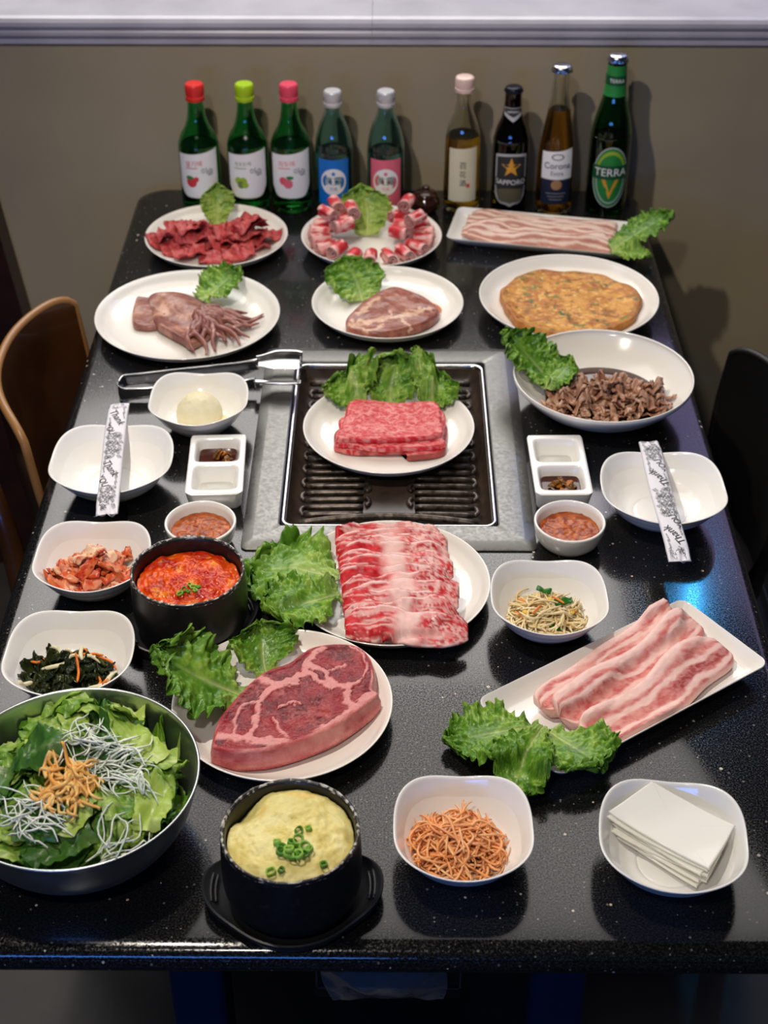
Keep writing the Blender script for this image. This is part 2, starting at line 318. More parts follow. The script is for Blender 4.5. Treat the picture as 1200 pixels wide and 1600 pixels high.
# ------------------------------------------------------------------ chairs and the dark panel at the wall
def chair(loc, flip, label, m_face, m_edge, top=.803):
    t = thing('plywood_chair', label, 'chair', loc)
    # backrest: bent plywood, hollow towards the table
    n, m = 41, 15; u = np.linspace(-1, 1, n); front = []; back = []
    for k in range(m):
        v = k/(m-1)
        topz = top-.018*np.abs(u)**12-.004*u**2; botz = .50+.02*u**2
        z = botz+(topz-botz)*v
        hw = .172*(.80+.2*sst(0, .75, np.full(n, v)))
        X = -.485+.058*np.abs(u)**2.2-.035*(z-.65)*1.0+.03*(1-v)*.6; Y = u*hw
        front.append(np.stack([X, Y, z], 1))
    fr = np.array(front); fr[..., 0] *= flip
    off = np.array([-.011*flip, 0, 0])
    V = np.vstack([fr.reshape(-1, 3), (fr+off).reshape(-1, 3)]); q = n*m
    F = [[a*n+b, a*n+b+1, (a+1)*n+b+1, (a+1)*n+b] for a in range(m-1) for b in range(n-1)]
    F += [[i+q for i in f[::-1]] for f in F]
    obj('backrest', (V, F), m_face, t)
    rim = [fr[k, 0] for k in range(m)]+[fr[-1, j] for j in range(1, n)]+[fr[k, -1] for k in range(m-2, -1, -1)]+[fr[0, j] for j in range(n-2, 0, -1)]
    rim = np.array(rim)
    obj('backrest_edge', tube(rim+off/2, .0058, 8), m_edge, t)
    for s in (-1, 1):
        obj('back_post', tube([(flip*(-.47), s*.135, .015), (flip*(-.468), s*.137, .30), (flip*(-.478), s*.132, .46), (flip*(-.492), s*.118, .60), (flip*(-.508), s*.11, .70)], [.015, .017, .017, .014, .009], 10), m_face, t)
        obj('leg', tube([(flip*(-.10), s*.165, .015), (flip*(-.11), s*.16, .44)], [.014, .018], 10), m_face, t)
        obj('side_rail', xf(box(min(flip*-.47, flip*-.11), max(flip*-.47, flip*-.11), -.009, .009, .395, .435), (0, s*.148, 0)), m_face, t, smooth=False)
    obj('seat', box(min(flip*-.485, flip*-.085), max(flip*-.485, flip*-.085), -.19, .19, .435, .465, .03), m_face, t)
    return t
chair((0, 1.69, 0), 1, 'walnut plywood chair with a curved back tucked under the table', m_ply, m_plyedge)
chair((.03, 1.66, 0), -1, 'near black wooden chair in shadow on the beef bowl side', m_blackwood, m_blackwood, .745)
# dark panel left of the taupe wall: slanted end board of a bench
a0, a1 = at(0, 300, .724), at(58, 500, .485)
P = np.array([(-.648, .95), (-.68, .976), (-1.25, .976), (-1.25, .0), (-.56, .0), (-.578, .20), (-.619, .485), (-.648, .724)])
def prism_y(P, y0, y1):
    n = len(P); a = np.column_stack([P[:, 0], np.full(n, y0), P[:, 1]]); b = np.column_stack([P[:, 0], np.full(n, y1), P[:, 1]])
    return np.vstack([a, b]), [list(range(n)), list(range(n, 2*n))[::-1]]+[[k, n+k, n+(k+1) % n, (k+1) % n] for k in range(n)]
bp_ = prism_y(P, 2.285, 2.337)
o = wobj('wooden_panel', bp_, m_dwood, (-.9, 2.31, 0), smooth=False); tag(o, 'dark red brown wooden board with slanted edge against the taupe wall', 'wood panel')
# ------------------------------------------------------------------ tableware builders
def round_dish(name, label, x, y, rad, h, z=T, foot=.55, flat=.74, cat='plate', mat=None, thick=.0035):
    f = rad*foot
    inner = spl([(rad*flat*.5, .0052), (rad*flat, .0056), (rad*(flat*.45+.55), .0056+(h-.0056)*.36), (rad*.955, h*.86), (rad-.0022, h-.0008)], 22)
    outer = spl([(rad, h-.0006), (rad*.975, h*.82), (rad*(flat*.4+.57), h*.33), (f+.006, .0022), (f, 0)], 18)
    prof = [(1e-5, .0052)]+inner.tolist()+[(rad-.0012, h), (rad-.0004, h)]+outer.tolist()+[(f-.003, .0), (f-.005, .0016), (1e-5, .0016)]
    o = obj(name, lathe(prof[::-1], 96), mat or m_white, loc=(x, y, z)); o.data.set_sharp_from_angle(angle=R(60))
    return tag(o, label, cat)
def square_bowl(label, x, y, rad, h=.041, rz=0, n=2.7, dz=.006):
    a = np.linspace(0, 2*PI, 128, endpoint=False); c, s = np.abs(np.cos(a)), np.abs(np.sin(a)); sq = 1/(c**n+s**n)**(1/n)
    loops = []
    prof_o = spl([(.40, 0), (.46, .002), (.66, .012), (.86, .027), (.96, .037), (1.0, .0405)], 16)
    prof_i = spl([(.985, .041), (.955, .0395), (.90, .033), (.78, .0195), (.60, .010), (.47, .0074), (.43, .0062), (.40, .0066), (.15, .0062)], 30)
    for t, z in [(.36, .001)]+prof_o.tolist()+prof_i.tolist():
        q = sst(.35, .95, np.array(t)); r = rad*t*(1+(sq-1)*q)
        loops.append(np.stack([r*np.cos(a), r*np.sin(a), z*(h/.041)+dz*np.sin(2*a)**2*sst(.55, 1., np.array(t))], 1))
    o = obj('square_bowl', loft(loops), m_whiteb, loc=(x, y, T), rot=(0, 0, rz))
    return tag(o, label, 'bowl')
def sauce_cup(label, x, y, rad=.0395, h=.031):
    prof = [(1e-5, .001), (rad*.58, .001), (rad*.62, 0), (rad*.66, 0)]+spl([(rad*.70, .001), (rad*.88, .009), (rad*.98, .022), (rad, h-.001)], 12).tolist()+[(rad-.0012, h), (rad-.0026, h-.0005)]+spl([(rad*.90, h*.8), (rad*.83, h*.45), (rad*.66, .0075), (rad*.3, .006)], 12).tolist()+[(1e-5, .006)]
    o = obj('sauce_cup', lathe(prof, 72), m_whiteb, loc=(x, y, T)); return tag(o, label, 'cup')
def rect_plate(label, cx, cy, L, W, rz, h=.019):
    k = 10; lo = lambda fx, fy, r, z, e: np.column_stack([rrect(0, 0, L/2*fx, W/2*fy, r, k), np.full(4*k, z)])
    def corner(l, amt): l = l.copy(); l[:, 2] += amt*(np.abs(l[:, 0])/(L/2))**3*(np.abs(l[:, 1])/(W/2))**2; return l
    LS = [lo(.80, .62, .008, .0, 0), lo(.82, .66, .01, .0005, 0), lo(.93, .86, .01, .009, 0), lo(.985, .975, .012, h-.003, 0), lo(1, 1, .012, h-.0008, 0), lo(.997, .993, .012, h, 0), lo(.985, .968, .011, h-.0008, 0), lo(.95, .90, .010, .0115, 0), lo(.90, .80, .009, .0066, 0), lo(.86, .72, .008, .0056, 0), lo(.4, .35, .004, .0052, 0)]
    LS = [corner(l, .004 if i in (3, 4, 5, 6) else 0) for i, l in enumerate(LS)]
    o = obj('rectangular_plate', loft(LS), m_whiteb, loc=(cx, cy, T), rot=(0, 0, rz), sharp=60); return tag(o, label, 'plate')
def dip_dish(label, x, y, rz=0, L=.124, W=.066, h=.027):
    nx, ny = 56, 100; u = np.linspace(-1, 1, nx); v = np.linspace(-1, 1, ny); U, Vv = np.meshgrid(u, v, indexing='ij')
    X = U*W/2; Y = Vv*L/2; r = .008                       # square grid pressed into a rounded rectangle
    qx = np.maximum(np.abs(X)-(W/2-r), 0); qy = np.maximum(np.abs(Y)-(L/2-r), 0); d = np.hypot(qx, qy); f = np.where(d > 1e-9, np.minimum(1, np.maximum(qx, qy)/np.maximum(d, 1e-9)), 1)
    X = np.sign(X)*(np.minimum(np.abs(X), W/2-r)+qx*f); Y = np.sign(Y)*(np.minimum(np.abs(Y), L/2-r)+qy*f)
    Z = np.full_like(X, h)
    for cy in (-.0285, .0285):
        dx = (W/2-.0055)-np.abs(X); dy = .0255-np.abs(Y-cy); dd = np.minimum(dx, dy)
        dd = -.0035*np.log(np.exp(-dx/.0035)+np.exp(-dy/.0035))
        Z = Z-.0205*sst(0, .009, dd)
    edge = np.minimum(W/2-np.abs(X), L/2-np.abs(Y)); Z = Z-.0012*sst(.0016, 0, edge)
    V = np.stack([X, Y, Z], -1).reshape(-1, 3); F = [[i*ny+j, (i+1)*ny+j, (i+1)*ny+j+1, i*ny+j+1] for i in range(nx-1) for j in range(ny-1)]
    bd = [i*ny for i in range(nx)]+[(nx-1)*ny+j for j in range(1, ny)]+[i*ny+ny-1 for i in range(nx-2, -1, -1)]+[j for j in range(ny-2, 0, -1)]
    prev = bd; k = len(bd)
    for sc, z in ((.985, h-.004), (.90, .004), (.86, 0)):
        base = V[bd].copy(); base[:, :2] *= sc; base[:, 2] = z; q = len(V); V = np.vstack([V, base]); cur = list(range(q, q+k))
        F += [[prev[i], cur[i], cur[(i+1) % k], prev[(i+1) % k]] for i in range(k)]; prev = cur
    F.append(prev)
    o = obj('divided_sauce_dish', (V, F), m_whiteb, loc=(x, y, T), rot=(0, 0, rz), sharp=50); return tag(o, label, 'dish')
def stone_pot(label, x, y, z, rad, h):
    t = thing('stone_pot', label, 'pot', (x, y, z))
    prof = [(1e-5, 0), (rad*.74, 0)]+spl([(rad*.80, .002), (rad*.95, .014), (rad*1.005, .034), (rad*.985, h-.004), (rad*.975, h-.0012)], 18).tolist()+[(rad*.955, h-.0006), (rad*.93, h-.0012)]+spl([(rad*.915, h-.005), (rad*.90, .03), (rad*.78, .012), (rad*.4, .008)], 14).tolist()+[(1e-5, .008)]
    obj('body', lathe(prof, 96), m_pot, t, sharp=60)
    a = np.linspace(0, 2*PI, 97)[:-1]; wob = .0004*np.sin(9*a)+.0003*np.sin(23*a+1)
    loops = [np.stack([(rad*rr)*np.cos(a), (rad*rr)*np.sin(a), np.full(96, zz)+wob], 1) for rr, zz in ((.985, h-.0035), (.98, h-.0005), (.965, h+.0006), (.945, h+.0003), (.925, h-.0025))]
    obj('rim', loft(loops, False, False), m_potrim, t)
    return t
def pot_tray(label, x, y, rz, rad, ear):
    t = thing('pot_tray', label, 'tray', (x, y, T), rz)
    a = np.linspace(0, 2*PI, 128, endpoint=False)
    e = np.abs(np.cos(a))**10; r = rad+(ear-rad)*e
    sh = lambda s, z, ez: np.stack([r*s*np.cos(a), r*s*np.sin(a)*(1+.25*e), np.full(128, z)+ez*e], 1)
    obj('plate', loft([sh(.80, 0, 0), sh(.93, .0008, .0), sh(.995, .008, .006), sh(1.0, .012, .008), sh(.975, .0125, .0085), sh(.94, .0085, .009), sh(.80, .0045, .0), sh(.3, .004, 0)]), m_tray, t, sharp=60)
    for s in (-1, 1):
        for k in range(3):
            rr = rad*1.02+(ear-rad)*(.16+.26*k); aa = np.linspace(-.22, .22, 9)
            obj('grip_rib', tube(np.stack([s*rr*np.cos(aa), rr*np.sin(aa), np.full(9, .0165-.0015*(2-k))], 1), .0016, 6), m_tray, t)
    return t
# ------------------------------------------------------------------ dishes set out on the table
round_dish('round_plate', 'round white plate under the two piles of dark red sliced beef', -.265, 2.100, .1065, .021)
round_dish('round_plate', 'round white plate holding the ring of rolled pink beef slices', -.033, 2.101, .105, .021)
round_dish('round_plate', 'wide white plate carrying the whole purple squid', -.281, 1.855, .126, .022)
round_dish('round_plate', 'round white plate with one marinated steak in a pool of juice', -.008, 1.892, .105, .021)
round_dish('deep_plate', 'wide deep white plate filled by the golden round pancake', .243, 1.898, .124, .028, flat=.66)
round_dish('serving_bowl', 'large round white bowl of brown marinated beef strips', .262, 1.650, .112, .050, foot=.42, flat=.45, cat='bowl')
GPZ = T-.0015
round_dish('round_plate', 'round white plate standing on the grill grate under marbled beef', -.005, 1.578, .1045, .021, z=GPZ)
round_dish('round_plate', 'round white plate under the long row of marbled brisket slices', -.002, 1.272, .106, .022)
round_dish('round_plate', 'round white plate carrying the thick raw steak', -.105, 1.0845, .106, .023)
square_bowl('empty white square bowl beside the plywood chair, chopstick sleeve across it', -.325, 1.470, .0705)
square_bowl('empty white square bowl below the beef bowl, chopstick sleeve across it', .305, 1.417, .0700)
square_bowl('small white square bowl holding one scoop of potato salad', -.238, 1.601, .0605)
square_bowl('small white square bowl filled with red cabbage kimchi', -.318, 1.286, .0612)
square_bowl('small white square bowl of dark green seaweed salad', -.316, 1.132, .0632)
square_bowl('small white square bowl of seasoned bean sprouts', .161, 1.221, .0602)
square_bowl('small white square bowl of orange shredded carrot and radish', .062, .908, .0604)
square_bowl('small white square bowl holding a stack of white radish sheets', .241, .900, .0632, rz=R(-6))
sauce_cup('small round white cup of red bean paste behind the stew pot', -.212, 1.363)
sauce_cup('small round white cup of red bean paste below the divided dish, near the grill corner', .196, 1.367)
dip_dish('divided white sauce dish next to the potato scoop bowl', -.206, 1.482, R(2.5))
dip_dish('divided white sauce dish next to the marinated beef bowl', .1945, 1.484, R(1))
PKX, PKY, PKR = .2275, 1.1155, R(35); BCX, BCY, BCR = .228, 2.119, R(-11.5)
rect_plate('long rectangular white plate under three thick pork belly slices', PKX, PKY, .272, .124, PKR)
rect_plate('long rectangular white plate under thin pale pork strips', BCX, BCY, .285, .112, BCR, .016)
EGX, EGY = -.083, .865; STX, STY = -.2060, 1.2135
stone_pot('black stone pot of fluffy yellow steamed egg', EGX, EGY, T+.0044, .0585, .080)
pot_tray('black ribbed tray under the steamed egg pot', EGX, EGY, R(2), .062, .077)
stone_pot('black stone pot of bubbling red stew', STX, STY, T+.0044, .0585, .076)
pot_tray('black ribbed tray under the red stew pot', STX-.002, STY+.002, R(24), .059, .072)
SBX, SBY, SBR, SBH = -.273, .931, .108, .080
def salad_bowl():
    r = SBR; prof = [(1e-5, .0008), (r*.40, .0004), (r*.46, 0)]+spl([(r*.52, .002), (r*.74, .018), (r*.91, .044), (r*.985, SBH-.003)], 18).tolist()+[(r, SBH-.001), (r+.0006, SBH), (r-.0012, SBH+.0006), (r-.0022, SBH-.0006)]+spl([(r*.968, SBH-.004), (r*.895, .045), (r*.725, .0195), (r*.5, .004), (r*.2, .0022)], 18).tolist()+[(1e-5, .0022)]
    o = obj('salad_bowl', lathe(prof, 128), m_bowlsteel, loc=(SBX, SBY, T)); tag(o, 'large brushed steel bowl heaped with green salad', 'bowl')
salad_bowl()
# small dark jar between the bottles
jr = thing('sauce_jar', 'small round dark brown lidded jar standing between the bottles', 'jar', (.050, 2.226, T))
m_jar = MAT('brown_glaze', S(52, 26, 20), .12, coat=.6)
obj('body', lathe([(1e-5, 0), (.014, 0)]+spl([(.016, .001), (.0215, .010), (.0215, .020), (.017, .027)], 12).tolist()+[(.0165, .0275), (1e-5, .0275)], 40), m_jar, jr)
obj('lid', lathe([(1e-5, .0276), (.018, .0276)]+spl([(.0185, .0285), (.015, .033), (.006, .036), (.0055, .038), (.0058, .041), (.003, .043)], 14).tolist()+[(1e-5, .0433)], 40), m_jar, jr)
# ------------------------------------------------------------------ bottles
def text_vf(body, size, width=None):     # lettering as a flat mesh in the XY plane, centred
    cu = bpy.data.curves.new('lettering', 'FONT'); cu.body = body; cu.size = size; cu.align_x = 'CENTER'; cu.align_y = 'CENTER'; cu.resolution_u = 3
    o = bpy.data.objects.new('lettering', cu); COL.objects.link(o); bpy.context.view_layer.update()
    me = bpy.data.meshes.new_from_object(o.evaluated_get(bpy.context.evaluated_depsgraph_get()))
    V = np.array([v.co[:] for v in me.vertices]).reshape(-1, 3); F = [list(p.vertices) for p in me.polygons]
    bpy.data.objects.remove(o); bpy.data.curves.remove(cu); bpy.data.meshes.remove(me)
    if width and len(V): V[:, :2] *= width/max(np.ptp(V[:, 0]), 1e-6)
    if len(V): V[:, :2] -= (V[:, :2].max(0)+V[:, :2].min(0))/2
    return V, F
def wrap(VF, rad, z0, off=0., dx=0., tilt=0.):       # flat drawing -> round the bottle, facing the room
    V, F = VF; c, s = math.cos(tilt), math.sin(tilt); x = V[:, 0]*c-V[:, 1]*s+dx; y = V[:, 0]*s+V[:, 1]*c
    r = (rad(z0+y) if callable(rad) else rad)+off; a = x/r
    return np.stack([r*np.sin(a), -r*np.cos(a), z0+y], 1), F
def patch(hw, h, top=None, bot=None, n=25, m=14):    # flat label: half width as a function of height, curved ends
    if not callable(hw): k = hw; hw = lambda t: k
    V = []; 
    for i in range(m):
        t = i/(m-1)
        for j in range(n):
            s = -1+2*j/(n-1); x = s*hw(t); lo = bot(s) if bot else 0; hi = h+(top(s) if top else 0)
            V.append((x, lo+(hi-lo)*t-h/2, 0))
    return np.array(V), [[i*n+j, i*n+j+1, (i+1)*n+j+1, (i+1)*n+j] for i in range(m-1) for j in range(n-1)]
def disc2(rx, ry, n=32): 
    a = np.linspace(0, 2*PI, n, endpoint=False); V = [(0, 0, 0)]
    for k in (.5, 1): V += list(zip(k*rx*np.cos(a), k*ry*np.sin(a), a*0))
    F = [[0, 1+j, 1+(j+1) % n] for j in range(n)]+[[1+j, 1+n+j, 1+n+(j+1) % n, 1+(j+1) % n] for j in range(n)]
    return np.array(V), F
def annulus2(r0x, r0y, r1x, r1y, a0=0, a1=2*PI, n=40):
    a = np.linspace(a0, a1, n+1); V = np.concatenate([np.stack([rx*np.cos(a), ry*np.sin(a), a*0], 1) for rx, ry in ((r0x, r0y), (r1x, r1y))])
    return V, [[j, n+1+j, n+2+j, j+1] for j in range(n)]
def star2(r0, r1, n=5):
    a = PI/2+np.arange(2*n)*PI/n; r = np.where(np.arange(2*n) % 2 == 0, r0, r1); V = np.vstack([[0, 0, 0], np.stack([r*np.cos(a), r*np.sin(a), a*0], 1)])
    return V, [[0, 1+j, 1+(j+1) % (2*n)] for j in range(2*n)]
def shield2(hw, h, k=.32, n=20):
    def w_(t): return hw*(1-.10*t)*math.sqrt(max(0., 1-max(0., (k-t)/k)**2.4)) if t < k else hw
    return patch(lambda t: max(w_(t), hw*.05), h, top=lambda s: -.12*hw*s*s, m=22)
def pmat(name, rgb, rough=.45, metal=0): return MAT(name, S(*rgb), rough, metal)
INK = {k: pmat('print_'+k, v) for k, v in dict(white=(236, 236, 238), black=(42, 44, 44), red=(206, 60, 66), olive=(110, 130, 70), pink=(222, 92, 110), blue=(18, 112, 200), rose=(226, 104, 128), cream=(214, 208, 178), gold=(220, 160, 50), silver=(176, 178, 182), navy=(30, 36, 58), green=(36, 130, 60), lime=(150, 180, 50), dkgreen=(10, 78, 44), teal=(60, 110, 110), tan=(170, 130, 90), grey=(120, 120, 124), khaki=(94, 88, 66)).items()}
def glass(name, rgb, rough=.03): return MAT(name, S(*rgb), rough, trans=1, ior=1.48)
g_green = glass('green_glass', (112, 210, 140)); g_aqua = glass('pale_aqua_glass', (186, 226, 226)); g_clear = glass('clear_glass', (236, 236, 228)); g_brown = glass('brown_glass', (84, 38, 18)); g_dkgreen = glass('deep_green_glass', (40, 138, 56))
def liquid(name, rgb): return MAT(name, S(*rgb), .02, trans=1, ior=1.34)
l_green = liquid('soju_in_green', (215, 240, 215)); l_aqua = liquid('soju_in_aqua', (205, 240, 242)); l_amber = liquid('plum_wine', (252, 206, 70)); l_beer = liquid('pale_beer', (222, 160, 40)); l_dark = liquid('beer_in_brown', (150, 90, 40)); l_lager = liquid('beer_in_green', (170, 190, 60))
def bottle(label, x, y, prof, level, gmat, lmat, name='bottle'):
    t = thing(name, label, 'bottle', (x, y, T)); P = spl(prof, 54); P[:, 0] = np.maximum(P[:, 0], .003)
    zt = P[-1, 1]; th = .0028
    inn = [(r-th, z) for r, z in P[::-1] if z > .008]
    full = [(1e-5, .002), (P[0, 0]*.7, .002), (P[0, 0]*.8, 0)]+P.tolist()+[(P[-1, 0]-th*.5, zt+.0006)]+inn+[(inn[-1][0]*.8, .0055), (1e-5, .005)]
    obj('glass', lathe(full, 56), gmat, t)
    liq = [(r-th+.0002, z) for r, z in P if .0085 < z < level]; rl = liq[-1][0]
    obj('liquid', lathe([(1e-5, .0056), (liq[0][0]*.8, .006)]+liq+[(rl*.99, level-.0006), (1e-5, level-.0010)], 48), lmat, t, sharp=50)
    R_ = lambda z: np.interp(z, P[:, 1], P[:, 0])
    return t, R_
def crown(t, r, z0, mat, h=.007):
    a = np.linspace(0, 2*PI, 84, endpoint=False); fl = 1+.05*np.cos(21*a)
    L = [np.stack([rr*np.cos(a)*(fl if k < 2 else 1), rr*np.sin(a)*(fl if k < 2 else 1), np.full(84, z0+zz)], 1) for k, (rr, zz) in enumerate(((r*1.10, 0), (r*1.08, h*.25), (r*1.0, h*.6), (r*.93, h*.9), (r*.8, h), (r*.3, h*1.02)))]
    obj('cap', loft(L), mat, t, sharp=50)
def screw(t, r, z0, h, mat):
    a = np.linspace(0, 2*PI, 96, endpoint=False); fl = 1+.018*np.cos(32*a); one = np.ones(96)
    L = [np.stack([rr*q*np.cos(a), rr*q*np.sin(a), np.full(96, z0+zz)], 1) for rr, zz, q in ((r*.99, 0, one), (r*1.02, .0006, one), (r*1.02, h*.22, one), (r*.95, h*.26, one), (r*.95, h*.34, one), (r, h*.38, fl), (r, h*.84, fl), (r*.96, h*.95, one), (r*.86, h, one), (r*.3, h, one))]
    obj('cap', loft(L), mat, t, sharp=40)
def lab(t, VF, mat, name='label'): return obj(name, VF, mat, t)
SOJU = [(.0285, .0), (.0305, .003), (.0312, .010), (.0312, .060), (.0312, .100), (.0302, .109), (.0262, .120), (.0195, .132), (.0150, .145), (.0128, .160), (.0120, .172), (.0122, .178)]
def soju(label, x, y, cap, ink, word, fruit):
    t, Rr = bottle(label, x, y, SOJU, .106, g_green, l_green, 'soju_bottle')
    screw(t, .0142, .1735, .0255, cap)
    rr = .0312
    q = patch(lambda s: .0345*math.sqrt(max(.02, 1-max(0, (.14-s)/.14)**2*.25)), .072, top=lambda s: .004*s+.0015*s*s, bot=lambda s: .0105*s**6, n=31)
    l = lab(t, wrap(q, rr, .063, .0003), INK['white'])
    obj('lettering', wrap(text_vf(word, .0085, .026), rr, .083, .0007, -.006, .09), INK[ink], l, smooth=False)
    obj('lettering', wrap(text_vf('이', .012, .0085), rr, .071, .0007, .010, .1), INK['black'], l, smooth=False)
    obj('lettering', wrap(text_vf('슬', .014, .0105), rr, .069, .0007, .020, .1), INK['black'], l, smooth=False)
    obj('underline', wrap(patch(.010, .0012, n=9, m=3), rr, .0755, .0006, -.010, .05), INK[ink], l, smooth=False)
    for k, (dx, dz, rx, ry, c) in enumerate(fruit): obj('fruit_print', wrap(disc2(rx, ry), rr, dz, .0006+.00015*k, dx), INK[c], l, smooth=False)
BY = 2.243
soju('green soju bottle with a red cap and strawberry on its white label', -.301, BY, pmat('red_cap', (222, 48, 44), .3), 'red', '딸기에', [(-.011, .053, .0085, .0085, 'red'), (-.014, .060, .006, .003, 'green'), (-.003, .058, .004, .004, 'red')])
soju('green soju bottle with a lime cap and green grapes on its label', -.226, BY, pmat('lime_cap', (166, 204, 30), .3), 'olive', '청포도에', [(-.014, .055, .006, .006, 'lime'), (-.006, .055, .006, .006, 'lime'), (-.010, .049, .006, .006, 'olive'), (-.003, .049, .005, .005, 'lime')])
soju('green soju bottle with a pink cap and plums on its label', -.159, BY, pmat('pink_cap', (226, 74, 100), .3), 'pink', '자두에', [(-.012, .055, .0065, .0065, 'pink'), (-.004, .051, .0075, .0075, 'rose'), (-.001, .061, .006, .0028, 'green')])
JIN = [(.0265, 0), (.0282, .003), (.0288, .010), (.0288, .088), (.0285, .100), (.0268, .114), (.0228, .130), (.0165, .146), (.0128, .156), (.0118, .164), (.0122, .170)]
def jinro(label, x, ink):
    t, Rr = bottle(label, x, BY, JIN, .096, g_aqua, l_aqua, 'soju_bottle')
    screw(t, .0137, .165, .0235, pmat('silver_cap', (206, 206, 210), .38, .35)); rr = .0288
    l = lab(t, wrap(patch(.0262, .076, bot=lambda s: .003*s**4), rr, .051, .0003), INK[ink])
    obj('emblem', wrap(disc2(.0205, .0215), rr, .053, .0006), INK['white'], l, smooth=False)
    obj('lettering', wrap(text_vf('眞露', .014, .0285), rr, .055, .0011), INK['teal'], l, smooth=False)
    obj('lettering', wrap(text_vf('진로', .007, .011), rr, .042, .0011), INK[ink], l, smooth=False)
    obj('crown_print', wrap(star2(.0042, .002, 5), rr, .0665, .0011), INK[ink], l, smooth=False)
jinro('pale aqua soju bottle with silver cap and blue label', -.093, 'blue')
jinro('pale aqua soju bottle with silver cap and pink label', -.0125, 'rose')
t, Rr = bottle('clear bottle of amber plum wine with a cream label', .106, BY, [(.0265, 0), (.0285, .004), (.0287, .012), (.0278, .060), (.0270, .108), (.0258, .122), (.0220, .138), (.0160, .154), (.0118, .168), (.0110, .182), (.0112, .190)], .121, g_clear, l_amber, 'wine_bottle')
screw(t, .0142, .188, .0225, pmat('pinkish_cap', (226, 196, 186), .3))
l = lab(t, wrap(patch(.0235, .086, top=lambda s: .001*s), Rr, .064, .0003), INK['cream'])
for ch, z in (('百', .080), ('花', .066), ('酒', .052)): obj('lettering', wrap(text_vf(ch, .0125, .0105), Rr, z, .0008), INK['black'], l, smooth=False)
obj('seal', wrap(patch(.0026, .006, n=4, m=3), Rr, .0475, .0007, .0085), INK['red'], l, smooth=False)
t, Rr = bottle('dark brown beer bottle with a gold star label', .180, BY, [(.0255, 0), (.0272, .003), (.0277, .010), (.0277, .104), (.0268, .116), (.0228, .132), (.0170, .146), (.0142, .158), (.0128, .172), (.0124, .186), (.0128, .190)], .135, g_brown, l_dark, 'beer_bottle')
crown(t, .0128, .1885, pmat('black_cap', (34, 36, 44), .25, .6))
l = lab(t, wrap(shield2(.0268, .086), Rr, .056, .0003), INK['silver'])
obj('panel', wrap(shield2(.0238, .077), Rr, .0565, .0007), INK['black'], l, smooth=False)
obj('panel', wrap(shield2(.0205, .024), Rr, .031, .0010), INK['khaki'], l, smooth=False)
obj('star', wrap(star2(.0165, .0066), Rr, .077, .0013), INK['gold'], l, smooth=False)
obj('banner', wrap(patch(.0262, .0135, top=lambda s: -.002*s*s, bot=lambda s: -.002*s*s), Rr, .0540, .0013), INK['black'], l, smooth=False)
obj('lettering', wrap(text_vf('SAPPORO', .010, .049), Rr, .0535, .0020), INK['white'], l, smooth=False)
nl = lab(t, wrap(patch(.0155, .021, bot=lambda s: .010*abs(s)), lambda z: Rr(z)*1.0, .156, .0005), INK['silver'], 'neck_label')
obj('panel', wrap(patch(.0145, .013, bot=lambda s: .007*abs(s)), Rr, .159, .0008), INK['black'], nl, smooth=False)
obj('lettering', wrap(text_vf('SAPPORO', .006, .020), Rr, .1605, .0013), INK['white'], nl, smooth=False)
t, Rr = bottle('clear bottle of golden beer with a white and navy label', .250, BY-.006, [(.0265, 0), (.0285, .004), (.0290, .012), (.0285, .075), (.0270, .100), (.0235, .126), (.0185, .152), (.0148, .178), (.0128, .200), (.0122, .216), (.0128, .222)], .165, g_clear, l_beer, 'beer_bottle')
crown(t, .0142, .2215, m_steel2, .009)
l = lab(t, wrap(patch(.0262, .045, top=lambda s: .0025*s), Rr, .083, .0003), INK['white'])
obj('emblem', wrap(annulus2(.0075, .0035, .010, .0050), Rr, .0965, .0007), INK['grey'], l, smooth=False)
obj('lettering', wrap(text_vf('Corona', .015, .042), Rr, .083, .0012), INK['navy'], l, smooth=False)
obj('lettering', wrap(text_vf('Extra', .008, .020), Rr, .071, .0012), INK['grey'], l, smooth=False)
l2 = lab(t, wrap(patch(.0252, .040), Rr, .040, .0003), INK['navy'], 'label')
obj('medallion', wrap(disc2(.0085, .008), Rr, .052, .0007), INK['tan'], l2, smooth=False)
for k, wd in enumerate((.032, .026, .02)): obj('print_line', wrap(patch(wd/2, .0016, n=9, m=3), Rr, .038-.005*k, .0007), INK['grey'], l2, smooth=False)
t, Rr = bottle('tall green beer bottle with a large oval green label', .332, BY-.003, [(.0285, 0), (.0308, .003), (.0315, .010), (.0315, .112), (.0308, .126), (.0275, .146), (.0215, .168), (.0168, .188), (.0150, .205), (.0140, .226), (.0138, .236)], .122, g_dkgreen, l_lager, 'beer_bottle')
crown(t, .0140, .2355, m_steel2, .010)
fo = obj('neck_foil', lathe([(Rr(z)+.0005, z) for z in np.linspace(.186, .232, 14)], 48, (False, False)), INK['green'], t)
obj('neck_band', lathe([(Rr(z)+.0009, z) for z in np.linspace(.203, .217, 5)], 48, (False, False)), INK['dkgreen'], fo)
obj('lettering', wrap(text_vf('TERRA', .010, .024), Rr, .210, .0016), INK['white'], fo, smooth=False)
l = lab(t, wrap(disc2(.0292, .049), Rr, .064, .0003), INK['silver'])
obj('oval', wrap(disc2(.0275, .047), Rr, .064, .0007), INK['green'], l, smooth=False)
obj('oval_ring', wrap(annulus2(.0215, .040, .0235, .0425, PI, 2*PI), Rr, .064, .0011), INK['silver'], l, smooth=False)
obj('oval_top', wrap(annulus2(.0, .0, .025, .043, .25, PI-.25), Rr, .064, .0011), INK['lime'], l, smooth=False)
obj('oval_top', wrap(annulus2(.0, .0, .022, .037, .45, PI-.45), Rr, .064, .0013), INK['green'], l, smooth=False)
